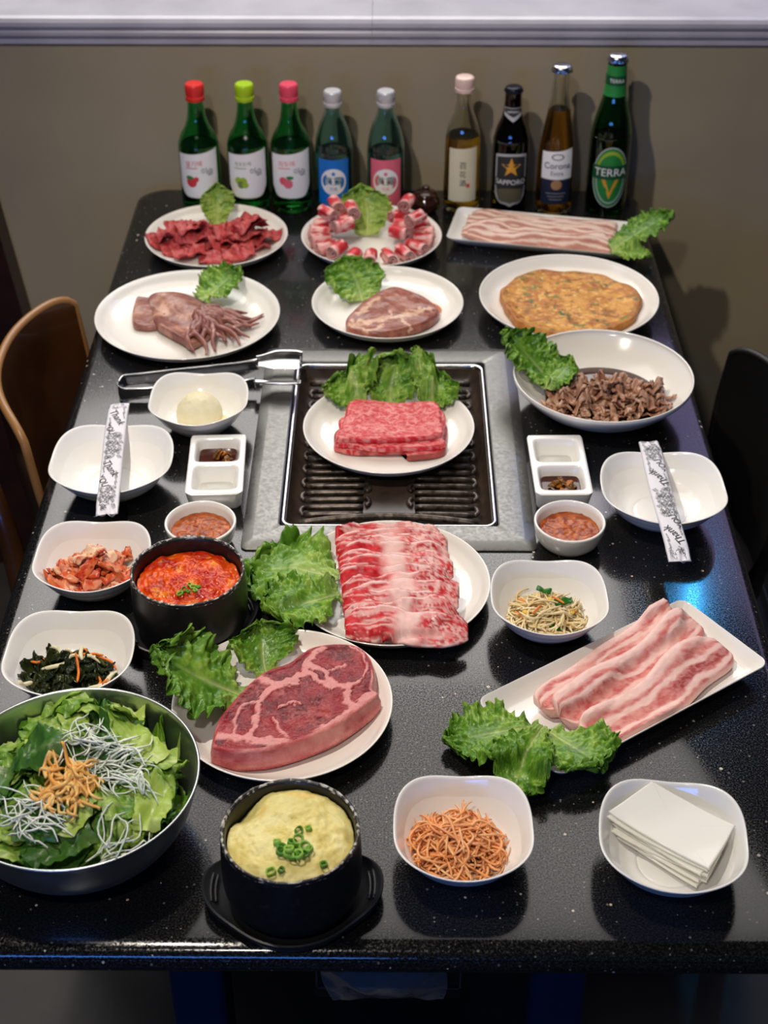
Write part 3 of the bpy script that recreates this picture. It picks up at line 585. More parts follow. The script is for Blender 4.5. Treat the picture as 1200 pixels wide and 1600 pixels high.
obj('chevron', wrap((np.array([(-.014, .012, 0), (-.008, .012, 0), (0, -.010, 0), (0, -.021, 0), (.014, .012, 0), (.008, .012, 0)]), [[0, 3, 2, 1], [5, 2, 3, 4]]), Rr, .050, .0013), INK['gold'], l, smooth=False)
obj('banner', wrap(patch(.0305, .022), Rr, .072, .0013), INK['dkgreen'], l, smooth=False)
obj('lettering', wrap(text_vf('TERRA', .018, .052), Rr, .073, .0020), INK['white'], l, smooth=False)
# ------------------------------------------------------------------ laying food on what carries it
from mathutils.bvhtree import BVHTree
def world_bvh(o):
    n = len(o.data.vertices); v = np.empty(n*3, np.float32); o.data.vertices.foreach_get('co', v); v = v.reshape(-1, 3)@rotm(o.rotation_euler).T+np.array(o.location)
    return BVHTree.FromPolygons(v.tolist(), [tuple(p.vertices) for p in o.data.polygons]), v.min(0), v.max(0)
def rotm(rot): return np.array(Euler(rot).to_matrix())
DISHES = [world_bvh(o) for o in bpy.data.objects if o.type == 'MESH' and o.name.split('.')[0] in ('round_plate', 'deep_plate', 'serving_bowl', 'rectangular_plate', 'square_bowl', 'salad_bowl')]
class Relief:
    """height of whatever lies on the table inside a rectangle; food is laid on it piece by piece"""
    def __init__(s, x0, x1, y0, y1, cell=.0016, more=(), press=None, wide=True):     # press: how much each soft piece adds to the heap
        s.press, s.wide = press, wide
        s.x0, s.y0, s.c = x0, y0, cell; s.nx, s.ny = int((x1-x0)/cell)+2, int((y1-y0)/cell)+2; s.H = np.full((s.nx, s.ny), T)
        s.H[(np.abs(s.x0+s.c*np.arange(s.nx)-GX) < .118)[:, None] & (np.abs(s.y0+s.c*np.arange(s.ny)-GY) < .175)[None]] = T-.006
        for b, lo, hi in list(DISHES)+list(more):
            i0, i1 = max(0, int((lo[0]-x0)/cell)), min(s.nx, int((hi[0]-x0)/cell)+2); j0, j1 = max(0, int((lo[1]-y0)/cell)), min(s.ny, int((hi[1]-y0)/cell)+2)
            for i in range(i0, i1):
                for j in range(j0, j1):
                    h = b.ray_cast(Vector((x0+i*cell, y0+j*cell, T+.3)), Vector((0, 0, -1)))[0]
                    if h is not None and h.z > s.H[i, j]: s.H[i, j] = h.z
        s.grow()
    def dil(s, A):
        B = A.copy(); B[1:] = np.maximum(B[1:], A[:-1]); B[:-1] = np.maximum(B[:-1], A[1:]); C_ = B.copy(); C_[:, 1:] = np.maximum(C_[:, 1:], B[:, :-1]); C_[:, :-1] = np.maximum(C_[:, :-1], B[:, 1:]); return C_
    def grow(s): s.D = s.dil(s.H) if s.wide else s.H
    def ix(s, V): return np.clip(np.rint((V[:, 0]-s.x0)/s.c).astype(int), 0, s.nx-1), np.clip(np.rint((V[:, 1]-s.y0)/s.c).astype(int), 0, s.ny-1)
    def add(s, V, F):
        P = [V]; q = np.array([f for f in F if len(f) == 4])
        if len(q):
            a, b, c, d = (V[q[:, k]] for k in range(4))
            for u in (0, .5, 1):
                for w_ in (0, .5, 1): P.append(a*(1-u)*(1-w_)+b*u*(1-w_)+c*u*w_+d*(1-u)*w_)
        P = np.concatenate(P); H0 = s.H.copy(); np.maximum.at(s.H, s.ix(P), P[:, 2])
        if s.press: s.H = np.minimum(s.H, H0+s.press)
        s.grow()
    def lay(s, V, F, gap=.0004, drop=None, rigid=False, blur=3, keep=True, sink=0.):
        V = np.array(V, float); i = s.ix(V); need = s.D[i]+gap-V[:, 2]
        if rigid: V[:, 2] += need.max()-sink
        else:
            if drop is not None: dz = np.quantile(-need, drop); V[:, 2] -= dz; need = need+dz
            L = np.zeros((s.nx, s.ny)); np.maximum.at(L, i, need); L = s.dil(np.maximum(L, 0))
            for _ in range(blur):
                B = L.copy(); B[1:-1, 1:-1] = (L[:-2, 1:-1]+L[2:, 1:-1]+L[1:-1, :-2]+L[1:-1, 2:]+L[1:-1, 1:-1])/5; L = np.maximum(L, B)
            V[:, 2] += L[i]
        if keep: s.add(V, F)
        return V
def rest(rel, V):                        # thick cut: only its underside gives way to the plate
    V = V.copy(); V[:, 2] = np.maximum(V[:, 2], rel.H[rel.ix(V)]); return V
def plate_relief(x, y, r, **kw): return Relief(x-r, x+r, y-r, y+r, **kw)
# ------------------------------------------------------------------ food builders
def slab(ol, z0, th, re=.004, n=140, rings=30, bulge=.0, topz=None, hp=.0, seed=1, sc=120, floor=None):
    """thick cut with plan outline ol (k,2); returns V, F, s (0 centre..1 edge), part (0 top, 1 side)"""
    O = spl(ol, n, True); c = O.mean(0); d = O-c; L = np.linalg.norm(d, axis=1)[:, None]; loops = []; s_all = []; part = []
    thf = th if callable(th) else (lambda P: np.full(len(P), th))
    def add(P, z, s, p): loops.append(np.column_stack([P, z])); s_all.append(np.full(n, s)); part.append(np.full(n, p))
    T_ = lambda P: z0+thf(P)+(topz(P) if topz else 0)
    for s in np.linspace(.04, 1, rings):
        P = c+d*(1-re/L)*s; z = T_(P)
        if hp: z = z+hp*(fbm(np.column_stack([P*sc, P[:, 0]*0]), seed)-.5)*2
        add(P, z, s, 0)
    for a in (25, 50, 75, 90):
        P = c+d*(1-re/L*(1-math.sin(R(a)))); add(P, T_(P)-re*(1-math.cos(R(a))), 1, 1)
    for k in (.7, .4, .15, 0):
        P = c+d*(1+bulge*math.sin(PI*k)/L-(re*.5/L if k == 0 else 0)); zz = T_(P)-re; add(P, z0+(zz-z0)*k, 1, 1)
    V, F = loft(loops); V2 = np.concatenate(s_all); p2 = np.concatenate(part)
    # cap centres: first is the top centre
    V2 = np.append(V2, [0, 1]); p2 = np.append(p2, [0, 1])
    F = [f[::-1] for f in F]
    return V, F, V2, p2
def strip(path, side, up, th, m=13, sq=6., u0=0):
    """ribbon with thickness: path (n,3), side (n,3) half-width vectors, up (n,3); returns VF, u, v"""
    path, side, up = (np.asarray(a, float) for a in (path, side, up)); n = len(path)
    v = np.linspace(-1, 1, m); prof = (1-np.abs(v)**sq)**.5; loops = []; U = []; W = []
    thv = np.broadcast_to(th, n)
    for k in range(n):
        e = 1 if 0 < k < n-1 else .35
        top = path[k]+side[k]*v[:, None]+up[k]*(thv[k]*(.5+.5*prof*e))[:, None]
        bot = path[k]+side[k]*v[::-1, None]+up[k]*(thv[k]*(.5-.5*prof[::-1]*e))[:, None]
        loops.append(np.vstack([top, bot[1:-1]])); U.append(np.full(2*m-2, k/(n-1))); W.append(np.concatenate([v, v[::-1][1:-1]]))
    VF = loft(loops); U = np.append(np.concatenate(U), [0, 1]); W = np.append(np.concatenate(W), [0, 0])
    return (VF[0], [f[::-1] for f in VF[1]]), U, W
def noise2(V, s, seed, o=4): return fbm(np.asarray(V)*s, seed, o)
def crumple(L, W, th, seed, amp, sc, nu=26, m=11, curl=0, drop=0, taper=.15):
    """thin crumpled slice centred on the origin, long axis x"""
    u = np.linspace(-1, 1, nu); rr = np.random.default_rng(seed); ph = rr.uniform(0, 6, 4)
    x = u*L/2*(1-.12*abs(curl)); z = amp*.9*np.sin(u*sc+ph[0])+amp*.5*np.sin(u*sc*2.3+ph[1])-drop*u*u
    y = .10*W*np.sin(u*2.2+ph[2]); hw = W/2*(1-taper*np.abs(u)**3)*(1+.10*np.sin(u*5+ph[3]))
    P = np.stack([x, y, z], 1); tilt = curl*np.sin(u*1.7+ph[1])
    sd = np.stack([0*u, hw*np.cos(tilt), hw*np.sin(tilt)], 1); up = np.stack([0*u, -np.sin(tilt), np.cos(tilt)], 1)
    VF, U, Wd = strip(P, sd, up, th, m, 4)
    V = VF[0]; k = 1.6/max(W, 1e-3)
    V[:, 2] += amp*1.6*(fbm(np.column_stack([V[:, :2]*k*1.6, np.full(len(V), seed*3.7)]), seed, 3)-.5)*2
    V[:, :2] += .06*W*(np.column_stack([fbm(V*k*3+9, seed+5, 2), fbm(V*k*3+31, seed+6, 2)])-.5)*2
    return (V, VF[1]), U, Wd
LT0, LT1, LT2, LT3 = S(50, 104, 26), S(116, 166, 48), S(182, 208, 98), S(218, 224, 156)
def leaf(L, W, seed, bend=(0, .6), ruffle=.13, cup=.25, stem=.22, nu=84, nv=69, frill=1., light=0., yellow=0.):
    """frilly lettuce leaf: stem at the origin, running along +y, upper face +z"""
    u = np.linspace(0, 1, nu); v = np.linspace(-1, 1, nv); U, Vv = np.meshgrid(u, v, indexing='ij')
    base = stem+(1-stem)*sst(.0, .5, U); tip = np.sqrt(np.clip(1-(np.clip((U-.5)/.505, 0, 1))**2.6, .02, 1))
    jag = 1+.045*(fbm(np.stack([U*9, Vv*.01+seed, U*0+(Vv > 0)*7.], -1), seed, 3)-.5)*2*sst(.1, .4, U)
    X = Vv*W/2*base*tip*jag
    Y = U*L*(1-.10*np.abs(Vv)**2*sst(.6, 1, U))
    Y = Y+.03*L*sst(.6, 1, U)*(fbm(np.stack([Vv*5, U*0, U*0+seed], -1), seed+3, 3)-.5)*2
    e = np.maximum(np.abs(Vv), sst(.62, 1., U))
    per = np.where(np.abs(Vv) >= sst(.62, 1., U), U*L*1.5*np.sign(Vv), L+Vv*W*.8)/W
    q = np.stack([X/W*3.2, Y/W*3.2, X*0+seed*1.7], -1)
    big = (fbm(q, seed+1, 2)-.5)*2; mid = (fbm(q*2.7, seed+2, 3)-.5)*2; hi = (fbm(q*6, seed+4, 3)-.5)*2
    fr = np.sin(per*13+3.2*big+seed)*.62+np.sin(per*27+5*mid+seed*2)*.48+np.sin(per*52+6*hi+seed*3)*.22
    Z = ruffle*W*(.72*e**2.2*fr*frill+.55*big*e+.36*mid*sst(.05, .5, e)+.26*hi*sst(.0, .4, e))
    X = X+ruffle*W*.16*e**4*np.cos(per*41+4*mid)*frill+.10*W*np.sin(U*2.6+seed)*U; Y = Y+ruffle*W*.16*e**4*np.sin(per*37+4*mid)*frill
    Z = Z+cup*W*.5*np.abs(Vv)**1.6*base-.02*W*np.exp(-(Vv/.07)**2)*(1-U)
    th = bend[0]+bend[1]*u; dy = np.gradient(u)*L; cy = np.concatenate([[0], np.cumsum((np.cos(th)*dy)[:-1])]); cz = np.concatenate([[0], np.cumsum((np.sin(th)*dy)[:-1])])
    dY = Y-(u*L)[:, None]
    PX = X; PY = cy[:, None]+dY*np.cos(th)[:, None]-Z*np.sin(th)[:, None]; PZ = cz[:, None]+dY*np.sin(th)[:, None]+Z*np.cos(th)[:, None]
    V = np.stack([PX, PY, PZ], -1).reshape(-1, 3)
    F = [[i*nv+j, i*nv+j+1, (i+1)*nv+j+1, (i+1)*nv+j] for i in range(nu-1) for j in range(nv-1)]
    rib = np.exp(-(Vv/(.085*(1.2-U)))**2)*(1-U)**1.3
    sv = np.abs(np.sin((U*7-np.abs(Vv)*1.9)*PI*1.15+mid*1.2)); vein = np.exp(-(sv/.16)**2)*(1-e**2)*sst(.95, .3, U)*.28
    k = .58+.5*mid+.35*big+.6*hi+.28*(1-U)+light
    c = mix(LT0, LT1, k.ravel()); c = mix(c, LT2, np.clip((k-.75)*1.2+.75*vein+yellow*(1-U), 0, 1).ravel()); c = mix(c, LT3, np.clip(rib*.75+.3*(.25-U).clip(0)*3, 0, 1).ravel())
    return V, F, c
def lettuce(label, base, L, W, seed, rz, tilt=0., roll=0., on=None, **kw):
    V, F, c = leaf(L, W, seed, **kw)
    n = len(V); nv = kw.get('nv', 69); nu = kw.get('nu', 84)
    # second skin .35 mm below gives the leaf its thickness
    me = mesh('lettuce_leaf', (V, F), m_leaf, c); nm = np.zeros(n*3); me.vertex_normals.foreach_get('vector', nm); nm = nm.reshape(-1, 3); bpy.data.meshes.remove(me)
    bd = [j for j in range(nv)]+[i*nv+nv-1 for i in range(1, nu)]+[(nu-1)*nv+j for j in range(nv-2, -1, -1)]+[i*nv for i in range(nu-2, 0, -1)]
    k = len(bd)
    VF = (np.vstack([V, V-nm*.0004]), F+[[a+n for a in f[::-1]] for f in F]+[[bd[(i+1) % k], bd[i], bd[i]+n, bd[(i+1) % k]+n] for i in range(k)])
    Vw = VF[0]@rotm((tilt, roll, rz)).T+np.array(base)
    rl = on if on is not None else Relief(*sum(([Vw[:, q].min()-.004, Vw[:, q].max()+.004] for q in (0, 1)), []), .002)
    Vw = rl.lay(Vw, VF[1], .0005, blur=6)
    o = wobj('lettuce_leaf', (Vw, VF[1]), m_leaf, base, col=np.vstack([c, c*.9+LT2*.1])); return tag(o, label, 'lettuce')
def leafto(label, p0, p1, W, seed, z0=T+.012, **kw):  # leaf whose midrib runs from plan point p0 towards p1
    d = np.array(p1[:2])-np.array(p0[:2]); L = np.linalg.norm(d); kw.setdefault('L', L*1.12)
    L_ = kw.pop('L'); return lettuce(label, (p0[0], p0[1], z0), L_, W, seed, math.atan2(-d[0], d[1]), **kw)
def marble(p, seed, sc=1.0, thr=.5):      # white marbling field 0..1 from ridged noise
    n1 = np.abs(fbm(p*90*sc, seed, 4)-.5)*2; n2 = np.abs(fbm(p*210*sc, seed+9, 3)-.5)*2
    return np.clip(sst(.14, .03, n1)+.7*sst(.16, .03, n2), 0, 1)
RED, DRED, FAT, PINK = S(196, 40, 44), S(140, 24, 30), S(240, 212, 200), S(226, 140, 136)
def segdist(P, pts):
    d = np.full(len(P), 1e9)
    for (x0, y0), (x1, y1) in zip(pts[:-1], pts[1:]):
        a = np.array([x0, y0]); b = np.array([x1, y1])-a; t = np.clip(((P-a)@b)/(b@b), 0, 1); d = np.minimum(d, np.linalg.norm(P-a-t[:, None]*b, axis=1))
    return d
# ------------------------------------------------------------------ thick raw steak
def steak():
    zt = T+.037
    px = [(331, 1158), (340, 1122), (362, 1092), (392, 1060), (418, 1042), (452, 1030), (484, 1008), (520, 1001), (556, 1004), (578, 1022), (585, 1050), (582, 1072), (591, 1080), (570, 1098), (545, 1116), (515, 1134), (470, 1152), (420, 1166), (370, 1170), (342, 1166)]
    V, F, s, part = slab(outline(px, zt), T+.0058, .0305, re=.004, n=220, rings=60, bulge=.003, hp=.0014, seed=4, sc=95, topz=lambda P: -.002*np.clip((np.linalg.norm(P-P.mean(0), axis=1)/.05), 0, 1)**2)
    Q = topx(V); wob = np.column_stack([fbm(V*160, 3)-.5, fbm(V*160+7, 8)-.5])*16; q = Q+wob
    fat = np.zeros(len(V))
    for pts, wd in (([(520, 1070), (500, 1062), (478, 1048), (476, 1036), (492, 1020), (505, 1012)], 6), ([(478, 1048), (458, 1064), (430, 1068), (412, 1062)], 8), ([(430, 1070), (410, 1085), (402, 1108), (398, 1135), (388, 1150)], 6), ([(402, 1096), (380, 1100), (368, 1120), (366, 1148)], 3.5), ([(476, 1038), (505, 1046), (520, 1068), (545, 1072), (560, 1064)], 5), ([(505, 1046), (520, 1046), (540, 1040)], 3), ([(545, 1072), (540, 1092), (552, 1104)], 7), ([(412, 1062), (405, 1052), (430, 1034)], 4), ([(436, 1104), (450, 1096), (470, 1100)], 2.5), ([(428, 1120), (436, 1140), (450, 1150)], 3), ([(560, 1062), (575, 1045), (568, 1020), (545, 1006)], 2.5), ([(450, 1160), (420, 1156), (360, 1152), (335, 1150)], 8), ([(490, 1148), (530, 1122), (560, 1100), (588, 1080)], 7)):
        fat = np.maximum(fat, sst(wd*1.15, wd*.3, segdist(q, pts)))
    mz = np.zeros(len(V)); P3 = V.copy(); P3[:, 2] *= .3
    mar = marble(P3, 21, .9)
    big = fbm(V*70, 5)
    c = mix(S(96, 13, 24), S(142, 29, 38), sst(.3, .7, big)); c = mix(c, S(190, 96, 92), .55*mar*sst(.35, .75, fbm(V*60+3, 6)))
    blend = sst(.2, .8, fat)*(part == 0); c = mix(c, S(222, 150, 146), blend*.78)
    side = (part == 1)*1.; sidecol = mix(S(206, 104, 104), S(228, 150, 144), sst(.3, .7, fbm(V*[60, 60, 130], 12)))
    sidecol = mix(sidecol, S(176, 60, 66), sst(.45, .7, fbm(V*[40, 40, 200], 15)))
    c = c*(1-side[:, None])+sidecol*side[:, None]
    V[:, 2] += np.where(part == 0, -.0012*sst(.3, .9, 1-fat)*sst(.99, .9, s), 0)
    V = rest(plate_relief(-.105, 1.0845, .115), V)
    o = wobj('raw_steak', (V, F), MAT('wet_raw_steak', attr=True, rough=.25, bump=(330, .8, .0012), rvary=(300, .10, .40), spec=.26), (*outline(px, zt).mean(0), T+.0058), col=c); tag(o, 'thick raw red steak with a pink fat edge on a white plate', 'steak')
steak()
RS = Relief(-.26, .02, 1.0, 1.24, .002)
leafto('big dark green lettuce leaf tucked behind the thick steak', at(388, 1086, T+.015), at(284, 1078, T+.02), .108, 3, z0=T+.012, bend=(.50, .40), roll=.0, ruffle=.11, cup=.12, L=.108, on=RS)
leafto('smaller ruffled lettuce leaf rising behind the thick steak', at(418, 1052, T+.015), at(398, 1000, T+.02), .072, 12, z0=T+.012, bend=(.30, .3), ruffle=.12, L=.058, on=RS)
# ------------------------------------------------------------------ brisket row
nB = 13; RB = Relief(-.16, .12, 1.14, 1.40, wide=False)
for k in range(nB):
    f = k/(nB-1); yc = 1.352-.166*f; xl = -.063+.016*f; xr = .052+.019*f+.006*math.sin(k*1.7)
    z = T+.014+.014*(1-abs(2*f-1)**2)+.001*k
    n = 60; u = np.linspace(0, 1, n); rr = np.random.default_rng(60+k); ph = rr.uniform(0, 6, 5)
    X = xl+(xr-xl)*u; yw = yc+.0018*np.sin(u*9+ph[0])+.0013*np.sin(u*21+ph[1])+.003*np.sin(u*3+ph[2])
    zz = z+.0012*np.sin(u*8+ph[3])+.0008*np.sin(u*19+ph[4])-.004*(np.abs(2*u-1)**4)
    hw = .020*(1-.5*np.abs(2*u-1)**8)
    P = np.stack([X, yw, zz], 1); tl_ = .33+.12*math.sin(k*2.1); sd = np.stack([0*u, hw*math.cos(tl_), hw*math.sin(tl_)], 1); up = np.stack([0*u, -math.sin(tl_)+0*u, math.cos(tl_)+0*u], 1)
    VF, U, Wd = strip(P, sd, up, .0028, 21, 8)
    V = VF[0]; V[:, 2] += .0009*(fbm(V*190, k)-.5)*2; VF = (RB.lay(V, VF[1], .0003, blur=4), VF[1]); V = VF[0]
    uu = U+.10*(fbm(np.column_stack([V[:, 0]*40, V[:, 1]*120, V[:, 2]*0+k]), 70+k)-.5)*2
    st = fbm(np.column_stack([V[:, 0]*26, V[:, 1]*420, V[:, 2]*0+k*3]), 90+k, 3)
    fatc = sst(.34, .45, uu)*sst(.66, .56, uu)*.88
    if k < 3: fatc *= .75
    streak = sst(.54, .64, st)*(.9-.35*sst(.5, .8, uu)); edge = sst(.72, .93, np.abs(Wd))*sst(.40, .60, fbm(V*120, 33+k))
    mar = marble(V*[1, 1, .4], 40+k, 1.1)*sst(.5, .75, uu)*.75
    lean = mix(S(204, 46, 52), S(172, 26, 34), sst(.35, .65, fbm(V*120, k+5)))
    c = mix(lean, S(244, 214, 206), np.clip(np.maximum.reduce([fatc*(.75+.35*(fbm(V*160, 8)-.3)), streak*.6, mar*.9, edge*.8]), 0, 1))
    o = wobj('brisket_slice', VF, m_meat, (X.mean(), yc, z-.004), col=c); tag(o, 'thin red and white brisket slice overlapping its neighbours in a row', 'beef slice', 'brisket slices in the overlapping row')
RL = Relief(-.20, .0, 1.14, 1.40, .002)
leafto('large frilly green lettuce leaf hanging over the brisket plate edge', at(528, 902, T+.022), at(400, 880, T+.02), .128, 8, z0=T+.020, bend=(.12, -.30), ruffle=.12, cup=.10, L=.098, light=.08, on=RL)
leafto('second frilly lettuce leaf under the brisket row, spread towards the steak', at(531, 929, T+.022), at(440, 955, T+.02), .085, 17, z0=T+.024, bend=(.12, -.35), ruffle=.13, cup=.1, L=.082, light=.03, on=RL)
# ------------------------------------------------------------------ marbled beef on the grill plate
def folded(label, px, z, th, seed, dark=0):
    ol = outline(px, z)
    V, F, s, part = slab(ol, z-th, th, re=th*.48, n=180, rings=44, hp=.0010, seed=seed, sc=110)
    mar = marble(V*[1, 1.3, .4], seed+3, 1.0); c = mix(S(206, 38, 50), S(178, 26, 38), fbm(V*80, seed)); c = mix(c, S(240, 170, 162), mar*.5)
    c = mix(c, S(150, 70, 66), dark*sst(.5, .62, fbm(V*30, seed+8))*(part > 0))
    o = wobj('folded_beef_slice', (V, F), m_meat, (*ol.mean(0), z-th), col=c); return tag(o, label, 'beef slice')
gz = GPZ+.006
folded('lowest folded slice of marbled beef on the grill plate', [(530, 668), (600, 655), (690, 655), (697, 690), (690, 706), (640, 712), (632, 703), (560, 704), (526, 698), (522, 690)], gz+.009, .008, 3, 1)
folded('middle folded slice of bright marbled beef on the grill plate', [(536, 650), (610, 640), (690, 640), (692, 680), (690, 695), (600, 700), (545, 694), (524, 690), (530, 670)], gz+.0155, .0065, 14)
folded('top folded slice of bright marbled beef on the grill plate', [(546, 627), (570, 623), (620, 628), (672, 626), (686, 632), (690, 655), (690, 676), (650, 683), (600, 686), (550, 685), (526, 684), (532, 668), (538, 650)], gz+.022, .0065, 25)
RG = Relief(-.12, .12, 1.46, 1.72, .002)
for lb, p0, p1, W_, sd, kw in (('broad frilly lettuce leaf standing behind the grill plate beef', (612, 636), (608, 550), .095, 5, dict(bend=(.40, .45), L=.084)), ('lettuce leaf leaning out behind the grill plate beef, wine bottle side', (664, 637), (710, 581), .070, 9, dict(bend=(.22, .3), L=.066)), ('lettuce leaf leaning out behind the grill plate beef, squid plate side', (566, 636), (530, 587), .070, 15, dict(bend=(.26, .4), L=.064))):
    leafto(lb, at(*p0, gz+.01), at(*p1, gz+.02), W_, sd, z0=gz+.002, ruffle=.14, light=.2, on=RG, **kw)
# ------------------------------------------------------------------ thick pork belly slices
def pork(label, A, B, hw, z0, th, seed, zb=None):
    """slice from plan point A (lettuce end) to B; v=-1 is the front edge, v=+1 the rind side"""
    n = 90; u = np.linspace(0, 1, n); A = np.array(A); B = np.array(B); d = B-A; L = np.linalg.norm(d); d = d/L; nn = np.array([-d[1], d[0]])
    endr = (1-np.abs(2*u-1)**9)**.35*.9+.1
    C_ = A+np.outer(u, d)*L+np.outer(.004*np.sin(u*5+seed)+.0025*np.sin(u*11+seed*2), nn)
    hwv = hw*endr*(1+.05*np.sin(u*7+seed)); zz = z0+.0018*np.sin(u*6+seed*1.3)+(zb or 0)*u
    tilt = .20; sd = np.column_stack([np.outer(hwv*math.cos(tilt), nn), hwv*math.sin(tilt)]); up = np.tile([0, 0, 1.], (n, 1))
    VF, U, W = strip(np.column_stack([C_, zz]), sd, up, th, 41, 10)
    V = VF[0]; V[:, 2] += .0007*(fbm(V*200, seed)-.5)*2; VF = (RP.lay(V, VF[1], .0002, blur=9), VF[1]); V = VF[0]
    q = np.column_stack([U*6, W*1.2, U*0+seed*3.1]); w_ = W+.34*(fbm(q, seed, 3)-.5)*2+.10*(fbm(q*5, seed+2, 3)-.5)*2
    band = np.zeros(len(V))
    for c0, hw0 in ((.12, .13), (-.62, .12), (.80, .30)): band = np.maximum(band, sst(hw0*1.5, hw0*.5, np.abs(w_-c0)))
    blob = sst(.55, .66, fbm(np.column_stack([U*5.5, W*1.6, U*0+seed]), seed+30, 3))*sst(.6, .2, np.abs(W-(-.1)))*(.6 if seed != 3 else .2)
    lean = mix(S(214, 130, 122), S(194, 94, 90), sst(.35, .65, fbm(V*100, seed+4))); 
    if seed == 3: lean = mix(lean, S(150, 44, 46), .8*sst(.48, .62, U)*sst(.32, .15, np.abs(W+.30)))
    c = mix(lean, S(238, 200, 190), np.clip(np.maximum(band, blob)*.96, 0, 1)); c = mix(c, S(232, 184, 174), .35*marble(V, seed+12, .8)); c = mix(c, S(236, 196, 184), sst(.86, .97, np.abs(W))*.8)
    o = wobj('pork_belly_slice', VF, m_meat, (*(A+B)/2, z0), col=c); return tag(o, label, 'pork slice')
pz = T+.010; RP = Relief(.05, .43, .96, 1.28, wide=False)
pork('rearmost thick raw pork belly slice, next to the bean sprout bowl', at(852, 1122, pz)[:2], at(1046, 965, pz)[:2], .0192, pz+.002, .010, 1, .002)
pork('middle thick raw pork belly slice between the two others', at(876, 1132, pz)[:2], at(1090, 985, pz)[:2], .0225, pz+.001, .010, 2)
pork('front thick raw pork belly slice with a dark red lean patch', at(918, 1164, pz)[:2], at(1132, 1022, pz)[:2], .0250, pz+.001, .011, 3)
RK = Relief(.04, .28, .92, 1.16, .002)
leafto('green lettuce leaf lying off the pork plate corner, nearest the radish sheets', at(858, 1142, T+.02), at(892, 1190, T+.01), .080, 21, z0=T+.021, bend=(.30, -.35), ruffle=.12, L=.072, light=.12, cup=.1, on=RK)
leafto('green lettuce leaf hanging off the pork plate towards the carrot bowl', at(842, 1140, T+.02), at(745, 1160, T+.01), .072, 23, z0=T+.024, bend=(.15, -.60), ruffle=.14, L=.092, light=.1, cup=.1, on=RK)
leafto('narrow curled lettuce leaf drooping over the pork plate onto the table', at(848, 1150, T+.02), at(812, 1215, T+.005), .060, 27, z0=T+.022, bend=(.1, -.55), ruffle=.14, L=.080, light=.06, cup=.1, on=RK)
# ------------------------------------------------------------------ back plates: dark sliced beef
pl = T+.0062
def beef_piece(name, label, group, cat, loc, rz, L, W, th, seed, amp, sc, cols, mat, tilt=0, fatk=.4, curl=.5, nu=26, m=11, drop=0, on=None, settle=.25):
    VF, U, Wd = crumple(L, W, th, seed, amp, sc, nu, m, curl, drop); V = VF[0]
    c = mix(cols[0], cols[1], sst(.3, .7, fbm(V*150+seed, seed))); c = mix(c, cols[2], fatk*marble(V+seed*.1, seed+1, 1.0))
    Vw = on.lay(V@rotm((tilt, 0, rz)).T+np.array(loc), VF[1], .0004, drop=settle, blur=2)
    o = wobj(name, (Vw, VF[1]), mat, loc, col=c); return tag(o, label, cat, group)
cT = (S(150, 34, 42), S(186, 62, 62), S(214, 130, 122))
rr = np.random.default_rng(11)
RT = plate_relief(-.265, 2.10, .13, press=.0055)
for side_, (cx, cy) in (('lettuce', (-.306, 2.092)), ('bottle', (-.222, 2.104))):
    lb = 'crumpled dark red beef slice in the pile nearer the squid plate' if side_ == 'lettuce' else 'crumpled dark red beef slice in the pile nearer the rolled beef plate'
    for k in range(12, -1, -1):
        a = k*2.4+rr.uniform(-.3, .3); q = .030*math.sqrt((k+.3)/13)
        beef_piece('beef_slice', lb, 'dark beef slices in the pile nearer the squid' if side_ == 'lettuce' else 'dark beef slices in the pile nearer the beef rolls', 'beef slice', (cx+q*math.cos(a)*1.25, cy+q*math.sin(a)*1.0, pl+.009+.0014*(13-k)), rr.uniform(-.6, .6)+.35, .054, .036, .003, 200+k+(50 if side_ == 'bottle' else 0), .0040, 3.2, cT, m_meat, fatk=.35, on=RT)
for x, y, s_ in ((-.262, 2.040, 1), (-.300, 2.044, 2), (-.228, 2.048, 3)):
    beef_piece('beef_slice', 'crumpled dark red beef slice between the two beef piles', 'dark beef slices between the piles', 'beef slice', (x, y, pl+.009), .1*s_, .052, .030, .003, 300+s_, .0035, 3.4, cT, m_meat, fatk=.35, on=RT)
leafto('upright narrow lettuce leaf between the two dark beef piles', (-.268, 2.150, 0), (-.278, 2.20, 0), .052, 31, z0=pl+.002, bend=(1.0, .15), ruffle=.12, L=.066, light=.35, stem=.4, yellow=.5, cup=.2)
